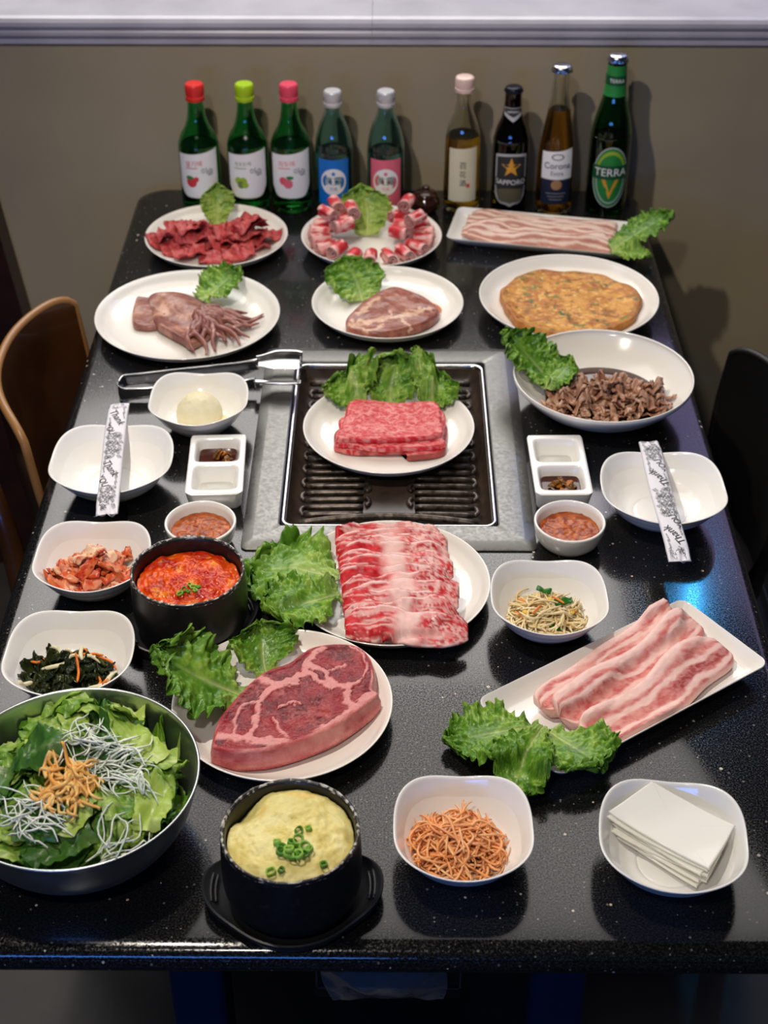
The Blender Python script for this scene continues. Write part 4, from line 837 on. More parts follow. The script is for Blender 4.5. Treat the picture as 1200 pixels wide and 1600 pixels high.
# ------------------------------------------------------------------ rolled beef
def roll_mesh(seed):
    a = np.linspace(0, 5.2*PI, 70); r = .0020+.0092*(a/a[-1])**.9; n = len(a); rr_ = np.random.default_rng(seed)
    L = .030; m = 9; V = []; C_ = []
    for j in range(m):
        y = -L/2+L*j/(m-1); wob = 1+.05*math.sin(j*1.1+seed)
        V.append(np.stack([r*wob*np.cos(a), np.full(n, y)+.0012*np.sin(a*2+seed), r*wob*np.sin(a)], 1))
    V = np.array(V); I = V*(1-.0016/np.maximum(np.hypot(V[..., 0], V[..., 2]), .0024))[..., None]; I[..., 1] = V[..., 1]
    q = n*m; F = [[j*n+i, j*n+i+1, (j+1)*n+i+1, (j+1)*n+i] for j in range(m-1) for i in range(n-1)]
    F2 = [[x+q for x in f[::-1]] for f in F]; E_ = []
    for j in (0, m-1): E_ += [[j*n+i, j*n+i+q, j*n+i+1+q, j*n+i+1] if j else [j*n+i+1, j*n+i+1+q, j*n+i+q, j*n+i] for i in range(n-1)]
    E_ += [[j*n+n-1, j*n+n-1+q, (j+1)*n+n-1+q, (j+1)*n+n-1] for j in range(m-1)]
    VV = np.vstack([V.reshape(-1, 3), I.reshape(-1, 3)])
    t = np.tile(a/a[-1], m*2); yy = VV[:, 1]/L+.5
    st = fbm(np.column_stack([t*26+seed, yy*2.2, t*0]), seed, 3); fat = sst(.50, .62, st)
    c = mix(mix(S(206, 58, 66), S(186, 40, 50), fbm(VV*200, seed)), S(240, 198, 190), np.maximum(fat*.8, sst(.30, .16, yy)*.75)); c = mix(c, S(232, 170, 164), .6*(np.abs(yy-.5) > .49))
    return mesh('beef_roll', (VV, F+F2+E_), m_meat, c)
rolls = [roll_mesh(s_) for s_ in (3, 8, 15, 22)]
RR = plate_relief(-.033, 2.101, .13, wide=False); k = 0
def settle_roll(o):
    V = np.array([v.co[:] for v in o.data.vertices])@rotm(o.rotation_euler).T+np.array(o.location); F = [list(p.vertices) for p in o.data.polygons]
    V2 = RR.lay(V, F, .0, rigid=True, sink=.0022); o.location.z += V2[0, 2]-V[0, 2]
for ring_, (rad_, n_, a0_, a1_) in enumerate(((.079, 13, 156, 384), (.048, 9, 150, 390))):
    for a in np.linspace(R(a0_), R(a1_), n_):
        x, y = -.033+rad_*math.cos(a), 2.101+rad_*math.sin(a)*.98; radial = a+rng.uniform(-.10, .10)
        if ring_ == 1 and R(215) < a < R(325): continue
        o = obj('beef_roll', rolls[k % 4], m_meat, loc=(x, y, pl+.0135+(.006 if ring_ == 0 and not R(215) < a < R(325) else 0)), rot=(rng.uniform(0, 6), 0, 0)); k += 1
        o.rotation_euler = (Matrix.Rotation(radial+PI/2, 3, 'Z') @ Matrix.Rotation(rng.uniform(-.12, .12), 3, 'X') @ Matrix.Rotation(rng.uniform(0, 6), 3, 'Y')).to_euler()
        settle_roll(o)
        tag(o, 'rolled thin pink and white beef slice in a ring on its plate', 'beef roll', 'beef rolls on the round plate')
for x, y, a in ((-.086, 2.132, .3), (-.097, 2.092, .7), (.020, 2.132, -.3), (.032, 2.092, -.7), (-.062, 2.112, .2)):
    o = obj('beef_roll', rolls[k % 4], m_meat, loc=(x, y, pl+.030)); k += 1; o.rotation_euler = (Matrix.Rotation(a, 3, 'Z') @ Matrix.Rotation(rng.uniform(0, 6), 3, 'Y')).to_euler()
    settle_roll(o)
    tag(o, 'rolled thin pink and white beef slice lying on top of other rolls', 'beef roll', 'beef rolls heaped on the others')
leafto('upright bunch lettuce leaf behind the ring of beef rolls', at(573, 365, T+.012), at(572, 318, T+.05), .078, 33, z0=pl+.002, bend=(.85, .3), ruffle=.10, L=.078, light=.32, stem=.45, yellow=.6, cup=.25)
# ------------------------------------------------------------------ thin pork strips (back, rectangular plate)
bd = np.array([math.cos(BCR), math.sin(BCR)]); bn = np.array([-bd[1], bd[0]])
RW = Relief(BCX-.17, BCX+.17, BCY-.10, BCY+.10, wide=False)
for k in range(8):
    n = 70; u = np.linspace(0, 1, n); off = .038-.0098*k+.002*math.sin(k*2); L_ = .222-.006*(k % 3)
    x0 = -.118+.006*math.sin(k*1.9)
    C_ = np.array([BCX, BCY])+np.outer(x0+L_*u, bd)+np.outer(off+.0035*np.sin(u*7+k*1.3)+.002*np.sin(u*15+k), bn)
    z = pl+.006+.0035*math.sin(k*.45)+.0016*np.sin(u*9+k*2)+.001*np.sin(u*21+k)
    hw = .0125*(1-.4*np.abs(2*u-1)**10); tt = .45+.15*math.sin(k*1.1)
    sd = np.column_stack([np.outer(hw*math.cos(tt), bn), hw*math.sin(tt)]); up = np.tile([0, 0, 1.], (n, 1))
    VF, U, W = strip(np.column_stack([C_, z]), sd, up, .0028, 17, 5); VF = (RW.lay(VF[0], VF[1], .0003, blur=3), VF[1]); V = VF[0]
    w_ = W+.5*(fbm(np.column_stack([U*9, W, U*0+k*5]), k, 3)-.5)*2
    band = np.maximum(sst(.34, .10, np.abs(w_-.55)), sst(.26, .08, np.abs(w_+.35)))
    c = mix(mix(S(196, 140, 124), S(168, 104, 90), fbm(V*90, k)), S(232, 206, 190), band*.9)
    o = wobj('pork_strip', VF, m_meat, (BCX, BCY, pl), col=c); tag(o, 'long thin pale pork strip lying beside others on the rectangular plate', 'pork strip', 'thin pork strips on the back plate')
RW2 = Relief(.29, .48, 1.98, 2.24, .002)
leafto('green lettuce leaf sticking out past the thin pork strips over the table edge', at(955, 392, T+.012), at(1035, 362, T+.02), .060, 35, z0=pl+.010, bend=(.20, .12), ruffle=.12, L=.118, stem=.45, cup=.2, on=RW2)
leafto('small pale lettuce leaf at the end of the thin pork strips', at(955, 400, T+.012), at(1000, 396, T+.02), .036, 36, z0=pl+.006, bend=(.05, .15), ruffle=.12, L=.060, stem=.5, light=.3, on=RW2)
# ------------------------------------------------------------------ squid
SQ0, SQ1, SQ2 = S(156, 106, 92), S(118, 66, 66), S(200, 150, 126)
sq = thing('squid', 'whole raw purple brown squid with tentacles, on the wide plate', 'squid', (*at(290, 495, T+.012)[:2], pl))
RQ = plate_relief(-.281, 1.855, .15)
def squid_part(name, px, z0, th, seed, topz=None, mixk=.5):
    V, F, s, p = slab(outline(px, z0+th*.7), z0, th, re=th*.45, n=130, rings=30, hp=.0016, seed=seed, sc=45, topz=topz)
    c = mix(SQ2, SQ0, sst(.25, .55, fbm(V*60, seed))); c = mix(c, SQ1, mixk*sst(.42, .62, fbm(V*38+4, seed+3))); c = mix(c, SQ1*.7, .5*sst(.55, .7, fbm(V*260, seed+7)))
    V = RQ.lay(V, F, .0006, blur=5, keep=name != 'fin')
    return obj(name, (V-np.array(sq.location), F), m_wet, sq, col=c)
squid_part('fin', [(213, 467), (222, 465), (238, 466), (262, 468), (285, 478), (280, 494), (262, 506), (240, 512), (222, 512), (208, 507), (207, 486)], pl, .008, 3, mixk=.5)
squid_part('mantle', [(232, 464), (262, 461), (290, 460), (318, 468), (338, 486), (346, 500), (330, 520), (300, 540), (286, 533), (262, 520), (244, 508), (236, 488)], pl+.002, .011, 5, topz=lambda P: .004*np.sin((P[:, 0]+P[:, 1])*60), mixk=.75)
rr = np.random.default_rng(5)
hx, hy = at(325, 506, T+.01)[:2]-np.array(sq.location)[:2]
for k in range(17):
    a = R(-95+112*k/16)+rr.uniform(-.12, .12); Lt = rr.uniform(.065, .090)*(1.05 if k in (0, 1, 2) else 1)
    u = np.linspace(0, 1, 22); w1, w2 = rr.uniform(.003, .008, 2); ph = rr.uniform(0, 6, 2)
    px_ = u*Lt; py_ = w1*np.sin(u*7+ph[0])+w2*u*np.sin(u*4+ph[1])
    P = np.stack([hx-.012+math.cos(a)*px_-math.sin(a)*py_, hy+math.sin(a)*px_+math.cos(a)*py_, .007+.012*np.abs(np.sin(u*4.2+ph[0]))*(1-u*.6)], 1)
    rad_ = .0050*(1-u)**.6+.0009
    V, F = tube(P, rad_, 9); V += .0006*(fbm(V*500, k)[:, None]-.5)*2
    c = mix(SQ0, SQ1, sst(.3, .7, fbm(V*150, k))); c = mix(c, S(206, 160, 150), sst(.62, .75, fbm(V*330, k+4)))
    V = RQ.lay(V+np.array(sq.location), F, .0, blur=1, keep=False)-np.array(sq.location)
    obj('tentacle', (V, F), m_wet, sq, col=c)
leafto('short lettuce leaf lying on the squid plate behind the tentacles', at(312, 474, T+.014), at(384, 440, T+.02), .070, 41, z0=pl+.008, bend=(.32, .0), ruffle=.13, L=.080, stem=.4, light=.12, on=RQ)
# ------------------------------------------------------------------ marinated steak (galbi) with juice
def galbi():
    V, F, s, p = slab(outline([(540, 500), (552, 486), (572, 470), (594, 458), (616, 451), (640, 456), (664, 464), (684, 478), (686, 488), (670, 502), (640, 514), (600, 524), (566, 522), (545, 514)], pl+.013), pl+.001, .013, re=.005, n=180, rings=44, hp=.0014, seed=6, sc=60, topz=lambda P: .004*np.cos((P[:, 0]+.01)*26))
    q = topx(V)+np.column_stack([fbm(V*110, 3)-.5, fbm(V*110+7, 8)-.5])*16; fat = np.zeros(len(V))
    for pts, wd in (([(545, 508), (590, 500), (624, 494), (660, 486)], 4), ([(560, 492), (575, 478), (590, 464)], 3.5), ([(624, 494), (636, 504), (640, 514)], 3), ([(548, 500), (560, 512), (575, 516)], 3), ([(604, 500), (612, 488)], 2), ([(650, 488), (672, 484)], 2.5), ([(570, 515), (600, 510)], 2)): fat = np.maximum(fat, sst(wd*1.3, wd*.4, segdist(q, pts)))
    c = mix(S(118, 62, 54), S(150, 84, 70), sst(.3, .7, fbm(V*90, 5))); c = mix(c, S(222, 184, 156), fat*.9); c = mix(c, S(176, 120, 100), .4*marble(V, 9))
    V = rest(plate_relief(-.008, 1.892, .115), V)
    o = wobj('marinated_steak', (V, F), m_wet, (*at(610, 490, pl)[:2], pl), col=c); tag(o, 'brown marinated steak with pale fat seams on a round plate', 'steak')
    V, F, s, p = slab(outline([(548, 506), (600, 470), (660, 470), (688, 480), (686, 494), (663, 511), (630, 522), (585, 525), (558, 518)], pl), T+.0054, .0012, re=.0005, n=90, rings=6)
    o = wobj('marinade', (V, F), MAT('marinade_orange', S(206, 122, 72), .08, trans=.15), (*at(620, 500, pl)[:2], pl)); tag(o, 'thin orange pool of juice around the marinated steak', 'sauce')
galbi()
leafto('broad crinkled lettuce leaf behind the marinated steak', at(566, 465, T+.014), at(530, 410, T+.03), .088, 45, z0=pl+.003, bend=(.50, .15), ruffle=.085, L=.074, stem=.55, cup=.1, light=.1)
# ------------------------------------------------------------------ pancake
def pancake():
    cx, cy = .245, 1.897; a = np.linspace(0, 2*PI, 40, endpoint=False); rad_ = .097*(1+.035*np.sin(3*a+1)+.022*np.sin(7*a)+.014*np.sin(13*a+2))
    ol = np.stack([cx+rad_*np.cos(a), cy+rad_*np.sin(a)*.97], 1)
    V, F, s, p = slab(ol, T+.0075, .0085, re=.004, n=260, rings=90, hp=.0022, seed=9, sc=110, topz=lambda P: .006*sst(.07, .1, np.hypot(P[:, 0]-cx, P[:, 1]-cy)))
    n1 = fbm(V*70, 2); n2 = fbm(V*210, 4, 3); c = mix(S(206, 146, 66), S(172, 104, 36), sst(.35, .65, n1)); c = mix(c, S(226, 180, 96), sst(.55, .72, n2)*.75); c = mix(c, S(132, 74, 26), sst(.58, .72, fbm(V*120, 6))*.8)
    c = mix(c, S(104, 108, 44), sst(.62, .70, fbm(V*[70, 150, 70]+3, 12))*.85); c = mix(c, S(70, 96, 50), sst(.70, .76, fbm(V*[100, 60, 60]+8, 14))); c = mix(c, S(140, 80, 30), sst(.93, 1, s)*.5)
    V = rest(plate_relief(.243, 1.898, .13), V)
    o = wobj('pancake', (V, F), m_matte, (cx, cy, T+.0075), col=c); tag(o, 'round golden brown savoury pancake filling its plate', 'pancake')
pancake()
# ------------------------------------------------------------------ marinated beef strips in the big bowl
bx, by = .268, 1.630; cB = (S(128, 82, 60), S(170, 118, 90), S(222, 190, 164)); rr = np.random.default_rng(21)
V, F, s, p = slab(np.stack([.264+.073*np.cos(np.linspace(0, 2*PI, 24, endpoint=False)), 1.646+.072*np.sin(np.linspace(0, 2*PI, 24, endpoint=False))], 1), T+.014, .005, re=.001, n=64, rings=5)
o = wobj('marinade', (V, F), MAT('soy_marinade', S(58, 20, 8), .06, trans=.1), (.264, 1.646, T+.012)); tag(o, 'dark brown soy marinade pooling in the big beef bowl', 'sauce')
RM = plate_relief(.264, 1.646, .12, press=.0066)
for k in range(119, -1, -1):
    q = (k/120)**.52; a = k*2.39996; x = bx+.066*q*math.cos(a)*1.1; y = by+.052*q*math.sin(a); z = T+.021+.020*(1-q*q)+rr.uniform(-.002, .002)
    beef_piece('marinated_beef_strip', 'brown marinated beef strip in the heap inside the big white bowl', 'marinated beef strips in the big bowl', 'beef strip', (x, y, z), rr.uniform(0, PI), rr.uniform(.030, .050), rr.uniform(.0075, .013), .0022, 400+k, .0026, 3.5, cB, m_wet, tilt=rr.uniform(-.35, .35), fatk=.55, curl=.7, nu=16, m=9, on=RM, settle=.35)
leafto('curly lettuce leaf standing against the rim of the big beef bowl', at(880, 615, T+.02), at(825, 560, T+.05), .078, 51, z0=T+.020, bend=(.42, .25), ruffle=.13, L=.112, stem=.5, on=RM)
leafto('small lettuce leaf lying over the marinated beef heap', at(850, 612, T+.03), at(895, 575, T+.04), .046, 52, z0=T+.034, bend=(.25, .05), ruffle=.13, L=.062, stem=.5, light=.1, on=RM)
# ------------------------------------------------------------------ keeping food inside its bowl
SQZ = np.array([.0062, .0068, .010, .0195, .033, .0395, .041, .2]); SQR = np.array([.15, .40, .60, .78, .90, .955, .97, .97])
SBZ = np.array([.0022, .004, .0195, .045, .076, .081, .2]); SBRr = np.array([.2, .5, .725, .895, .968, .97, .97])
def inbowl(V, cx, cy, rad_, zs=SQZ, rs=SQR, margin=.0012):
    V = V.copy(); d = V[:, :2]-[cx, cy]; r = np.hypot(d[:, 0], d[:, 1]); z = np.maximum(V[:, 2]-T, zs[0]+margin)
    rm = np.maximum(np.interp(z-margin, zs, rs)*rad_-margin, .002); k = np.minimum(1, rm/np.maximum(r, 1e-6)); soft = .35*(1-k)
    V[:, :2] = [cx, cy]+d*(k+soft*k)[:, None]*1.0; r2 = np.hypot(V[:, 0]-cx, V[:, 1]-cy)
    V[:, 2] = np.maximum(T+z, T+np.interp(r2/rad_, rs[:-2], zs[:-2])+margin); return V
# ------------------------------------------------------------------ salad in the steel bowl
def greens(seed, L, W, kind):
    V, F, c = leaf(L, W, seed, bend=(random.Random(seed).uniform(-.3, .3), random.Random(seed+1).uniform(-1.4, 1.4)), ruffle=.15, cup=.45, stem=.75, nu=16, nv=13, frill=.8, light=(.12, .45, -.15)[kind], yellow=(.25, 1.1, .0)[kind])
    if kind == 2: c = mix(c, S(46, 96, 52), .6)
    V[:, 1] -= L/2; V[:, 2] = (V[:, 2]-V[:, 2].mean())*.55
    n = len(V); return np.vstack([V, V-[0, 0, .0006]]), F+[[a+n for a in f[::-1]] for f in F], np.vstack([c, c])
gm = [greens(700+k, .036+.014*(k % 3), .026+.010*(k % 4)/2, (0, 1, 0, 2)[k % 4]) for k in range(12)]
RSB = plate_relief(SBX, SBY, .118)
rr = np.random.default_rng(77); NL = 230
for k in range(NL):
    q = math.sqrt(rr.uniform(0, 1)); a = k*2.39996; rad_ = (.060 if k < 70 else .086)*q
    gi = int(rr.integers(0, 12)); W0 = gm[gi][0]@rotm((rr.uniform(-.3, .3), rr.uniform(-.3, .3), rr.uniform(0, 6.28))).T
    p = np.array([SBX+rad_*math.cos(a), SBY+rad_*math.sin(a), T+.1])
    for it in range(24):                 # slide the piece inwards until it lies inside the rim
        V = W0+p; ov = (np.hypot(V[:, 0]-SBX, V[:, 1]-SBY)-.955*SBR).max()
        if ov <= 0: break
        d = p[:2]-[SBX, SBY]; L = np.hypot(*d)+1e-6; p[:2] -= d/L*min(ov+.001, L*.5)
    V = RSB.lay(V, gm[gi][1], .0004, drop=.74, blur=1)
    o = wobj('salad_leaf', (V, gm[gi][1]), m_leaf, V.mean(0), col=gm[gi][2])
    tag(o, 'torn green lettuce piece in the heap filling the steel bowl', 'lettuce piece', 'lettuce pieces in the salad bowl')
RSB.press = .0006
def strands(N, place, rad_, Lr, cols, seed, wig=.2, n=9, sides=5, on=None):
    rr = np.random.default_rng(seed); parts = []; C_ = []
    for k in range(N):
        p, d = place(rr, k); L = rr.uniform(*Lr); u = np.linspace(-.5, .5, n); ph = rr.uniform(0, 6, 3); w_ = wig*L*rr.uniform(.4, 1)
        sd = np.array([-math.sin(d), math.cos(d), 0]); P = np.array(p)+np.outer(u*L, [math.cos(d), math.sin(d), 0])+np.outer(w_*np.sin(u*4+ph[0]), sd)
        P[:, 2] += .10*L*np.sin(u*5+ph[1])-.10*L*u*u*2
        t = tube(P, rad_*(1-.5*np.abs(2*u)**4)*rr.uniform(.8, 1.2), sides)
        if on: t = (on.lay(t[0], t[1], .0002, drop=.3, blur=1), t[1])
        parts.append(t)
        c = mix(cols[0], cols[1], rr.uniform(0, 1)*np.ones(1))[0]; C_.append(np.tile(c, (len(t[0]), 1)))
    return join(*parts), np.vstack(C_)
def heap(cx, cy, z0, rx, ry, hz, ex=.5):
    def f(rr, k):
        q = math.sqrt(rr.uniform(0, 1)); a = rr.uniform(0, 2*PI); return (cx+rx*q*math.cos(a), cy+ry*q*math.sin(a), z0+hz*(1-q*q)*rr.uniform(.55, 1.)), rr.uniform(0, PI)
    return f
def stuff(name, label, cat, VFc, mat, base, bowl=None):
    if bowl: VFc = ((inbowl(VFc[0][0], *bowl), VFc[0][1]), VFc[1])
    o = wobj(name, VFc[0], mat, base, col=VFc[1]); tag(o, label, cat, kind='stuff'); return o
sp = lambda x, y, z: at(x, y, z)
for (px_, py_, rx, ry, ang_, n_) in ((175, 1180, .026, .014, .3, 26), (195, 1215, .022, .010, -.4, 16), (50, 1265, .024, .020, -.4, 26), (172, 1296, .014, .008, 1.0, 9), (140, 1190, .018, .02, .8, 12)):
    p = at(px_, py_, T+.090); h = heap(p[0], p[1], T+.084, rx, ry, .009)
    f = lambda rr, k, h=h, a_=ang_: (h(rr, k)[0], a_+rr.uniform(-.9, .9))
    stuff('white_shreds', {175: 'tangle of white radish shreds near the far side of the salad', 195: 'white radish shreds beside the dressing on the salad', 50: 'tangle of white radish shreds on the chair side of the salad', 172: 'few white radish shreds at the near side of the salad', 140: 'loose white radish shreds behind the dressing on the salad'}[px_], 'shredded radish', strands(int(n_*1.4), f, .0008, (.024, .044), (S(236, 236, 226), S(206, 220, 206)), px_, .25, on=RSB), m_wet, (p[0], p[1], T+.075))
p = at(108, 1235, T+.092); h = heap(p[0], p[1], T+.082, .024, .022, .014)
stuff('salad_dressing', 'orange dressing and shredded flakes on top of the green salad', 'dressing', strands(80, h, .0017, (.012, .026), (S(238, 200, 124), S(224, 152, 66)), 5, .35, on=RSB), m_wet, (p[0], p[1], T+.074))
# ------------------------------------------------------------------ red stew and steamed egg
def filling(name, label, cx, cy, z, rad_, fn, colfn, mat, n=128, rings=56, depth=.02, cat='stew'):
    a = np.linspace(0, 2*PI, n, endpoint=False); loops = [np.stack([cx+rad_*.9*np.cos(a), cy+rad_*.9*np.sin(a), np.full(n, z-depth)], 1)]
    for s in np.linspace(1, .02, rings):
        P = np.stack([cx+rad_*s*np.cos(a), cy+rad_*s*np.sin(a)], 1); loops.append(np.column_stack([P, z+fn(P, s)]))
    VF = loft(loops); c = colfn(VF[0]); o = wobj(name, VF, mat, (cx, cy, z-depth), col=c); return tag(o, label, cat)
def stew_h(P, s): q = np.column_stack([P*130, P[:, 0]*0]); return .0075*(fbm(q, 3)-.45)+.003*(fbm(q*2.6, 5)-.5)+.004*(1-s*s)
def stew_c(V):
    n1 = fbm(V*75, 4); c = mix(S(178, 32, 6), S(216, 80, 12), sst(.35, .65, n1)); c = mix(c, S(232, 140, 44), sst(.60, .74, fbm(V*110+5, 7))*.8); c = mix(c, S(140, 20, 12), sst(.6, .7, fbm(V*90+2, 9))*.7); return c
filling('red_stew', 'thick bubbling red orange stew with scallion, in its black pot', STX, STY, T+.0635, .0520, stew_h, stew_c, m_wet)
def egg_h(P, s):
    q = np.column_stack([P*95, P[:, 0]*0]); dx, dy = P[:, 0]-EGX, P[:, 1]-EGY
    notch = np.exp(-((dx+.040)**2+(dy-.030)**2)/.00022)
    return .007*(1-s**3)+.0055*(fbm(q, 13)-.5)+.0022*(fbm(q*3, 15)-.5)+.004*sst(0, .05, dy)-.011*notch-.004*s**6
def egg_c(V):
    c = mix(S(222, 204, 122), S(234, 222, 156), sst(.3, .7, fbm(V*90, 3))); c = mix(c, S(206, 184, 96), sst(.58, .7, fbm(V*240, 5))*.6)
    c = mix(c, S(206, 196, 126), sst(0, .035, V[:, 1]-EGY)*.55); return mix(c, S(222, 178, 70), sst(.62, .72, fbm(V*55+3, 8))*.5)
filling('steamed_egg', 'fluffy pale yellow steamed egg risen in its black pot', EGX, EGY, T+.075, .0525, egg_h, egg_c, m_matte, cat='steamed egg')
def ring_piece(seed, r=.0035, h=.0035):
    a = np.linspace(0, 2*PI, 16, endpoint=False); e = 1+.15*np.cos(2*a+seed); L = [np.stack([r*k*e*np.cos(a), r*k*np.sin(a), np.full(16, z)], 1) for k, z in ((1, 0), (1, h), (.72, h), (.72, 0))]
    V, F = loft(L, ring=True); c = np.tile(mix(S(60, 130, 30), S(150, 190, 80), np.array([random.Random(seed).random()]))[0], (len(V), 1)); return mesh('scallion_piece', (V, F), m_wet, c)
sm = [ring_piece(k, .0028+.0007*(k % 3)) for k in range(6)]
rr = np.random.default_rng(31)
def scallions(pts, z, label, group, sc=1.):
    for k, (x, y) in enumerate(pts):
        p = at(x, y, z); o = obj('scallion_piece', sm[k % 6], m_wet, loc=(p[0], p[1], z), rot=(rr.uniform(-.4, .4), rr.uniform(-.4, .4), rr.uniform(0, 6))); o.scale = (sc, sc, sc)
        V = (np.array([v.co[:] for v in o.data.vertices])*sc)@rotm(o.rotation_euler).T+np.array(o.location); V2 = RE.lay(V, [list(f.vertices) for f in o.data.polygons], .0, rigid=True, sink=.0009, keep=True); o.location.z += V2[0, 2]-V[0, 2]; tag(o, label, 'scallion', group)
pots_ = [world_bvh(o) for o in bpy.data.objects if o.name in ('red_stew', 'steamed_egg')]; RE = Relief(-.15, -.02, .80, .93, .001, pots_[:2], press=.0012)
scallions([(433, 1320), (440, 1328), (452, 1335), (462, 1330), (470, 1335), (478, 1328), (446, 1340), (458, 1343), (468, 1342), (476, 1338), (456, 1322), (465, 1318), (484, 1333), (438, 1336)], T+.0815, 'chopped green scallion piece in the clump on the steamed egg', 'scallion clump on the steamed egg', 1.15)
scallions([(483, 1300), (466, 1302), (424, 1361), (438, 1360), (506, 1351)], T+.080, 'single scallion ring lying apart on the steamed egg', 'loose scallion rings on the steamed egg')
RE = Relief(-.26, -.15, 1.15, 1.27, .001, pots_[:2])
scallions([(296, 914), (288, 922), (302, 920), (294, 928), (310, 924), (282, 930), (305, 930)], T+.069, 'chopped scallion piece floating on the red stew', 'scallion on the red stew', .8)
# ------------------------------------------------------------------ sauces in the cups and divided dishes
def paste_c(V): return mix(mix(S(142, 60, 14), S(182, 92, 28), sst(.35, .65, fbm(V*150, 2))), S(118, 36, 16), sst(.55, .7, fbm(V*260, 6))*.6)
def paste_h(P, s): q = np.column_stack([P*230, P[:, 0]*0]); return .0040*(fbm(q, 8)-.5)+.0010*(1-s*s)
filling('bean_paste', 'coarse red brown bean paste in the cup behind the stew', -.212, 1.363, T+.0185, .0330, paste_h, paste_c, m_wet, 72, 26, .009, 'sauce')
filling('bean_paste', 'coarse red brown bean paste in the cup near the divided dish with chopsticks beyond', .196, 1.367, T+.0185, .0330, paste_h, paste_c, m_wet, 72, 26, .009, 'sauce')
m_soy = MAT('soy_sauce', S(70, 26, 8), .04, trans=.2, ior=1.36)
def inset(cx, cy, rz, oy, hx, hy, z0, z1, fn=None, col=None):
    k = 8; L = []
    for sc, z in ((.86, z0), (.97, z0+(z1-z0)*.6), (1, z1)): L.append(np.column_stack([rrect(0, oy, hx*sc, hy*sc, .006, k), np.full(4*k, z)]))
    for sc in np.linspace(.93, .05, 12): 
        P = rrect(0, oy, hx*sc, hy*sc, .006*sc, k); L.append(np.column_stack([P, np.full(4*k, z1)+(fn(P) if fn else 0)]))
    V, F = loft(L); return xf((V, F), (cx, cy, 0), (0, 0, rz))
for (cx, cy, rz, so, sa, who) in ((-.206, 1.482, R(2.5), .0285, -.0285, 'beside the potato scoop'), (.1945, 1.484, R(1), -.0285, .0285, 'beside the beef bowl')):
    o = wobj('soy_dip', inset(cx, cy, rz, so, .0228, .0208, T+.0066, T+.0150), m_soy, (cx, cy, T+.0066)); tag(o, 'dark soy dip in the divided dish '+who, 'sauce')
    Vs = inset(cx, cy, rz, sa, .0208, .0186, T+.0064, T+.0075, lambda P: .0065*np.exp(-(((P[:, 0])/.014)**2+((P[:, 1]-P[:, 1].mean())/.012)**2))+.0012*(fbm(np.column_stack([P*700, P[:, 0]*0]), 4)-.5))
    o = wobj('sea_salt', Vs, MAT('salt', S(206, 204, 196), .5, bump=(900, .9, .001)), (cx, cy, T+.006)); tag(o, 'small mound of coarse salt in the divided dish '+who, 'salt')
    rr = np.random.default_rng(int(abs(cx)*1000)); RC = Relief(cx-.03, cx+.03, cy+so-.03, cy+so+.03, .001); RC.H[:] = T+.0150; RC.grow()
    for k in range(7):
        q = rr.uniform(-1, 1, 2); x, y = cx+q[0]*.014, cy+so+q[1]*.010-.003
        VF, U, W = crumple(.013, .008, .002, 800+k, .0012, 3, 10, 7, .4); c = np.tile(mix(S(190, 110, 20), S(90, 60, 20), np.array([rr.uniform(0, 1)]))[0], (len(VF[0]), 1))
        o = wobj('chili_slice', (RC.lay(VF[0]@rotm((0, 0, rr.uniform(0, 3))).T+[x, y, T+.015], VF[1], .0, drop=.5, blur=1)-[0, 0, .0006], VF[1]), m_wet, (x, y, T+.015), col=c); tag(o, 'small amber pepper slice floating in the soy dip '+who, 'pepper slice', 'pepper slices in the soy dip '+who)
# ------------------------------------------------------------------ potato scoop
def scoop():
    V, F = lathe([(1e-5, 0), (.022, .0), (.0285, .004)]+[(.0285*math.cos(a), .014+.029*math.sin(a)) for a in np.linspace(.0, PI/2-.03, 30)], 80)
    V += (V/(np.linalg.norm(V, axis=1)[:, None]+1e-6))*(.0014*(fbm(V*130, 3)-.5)+.0008*(fbm(V*400, 5)-.5))[:, None]*2
    c = mix(S(226, 214, 170), S(236, 228, 196), fbm(V*120, 4)); o = obj('potato_salad', (V, F), m_matte, col=c, loc=(-.238, 1.598, T+.0065)); tag(o, 'round scoop of creamy pale yellow potato salad', 'potato salad')
    rr = np.random.default_rng(3)
    V, F = crumple(.030, .020, .004, 5, .0015, 3)[0]; V = inbowl(V@rotm((0, -.25, .6)).T+[-.214, 1.586, T+.012], -.238, 1.601, .0605); o = wobj('potato_smear', (V, F), m_matte, (-.214, 1.586, T+.010), col=np.tile(S(230, 216, 164), (len(V), 1))); tag(o, 'flattened smear of potato salad beside the scoop', 'potato salad')
scoop()
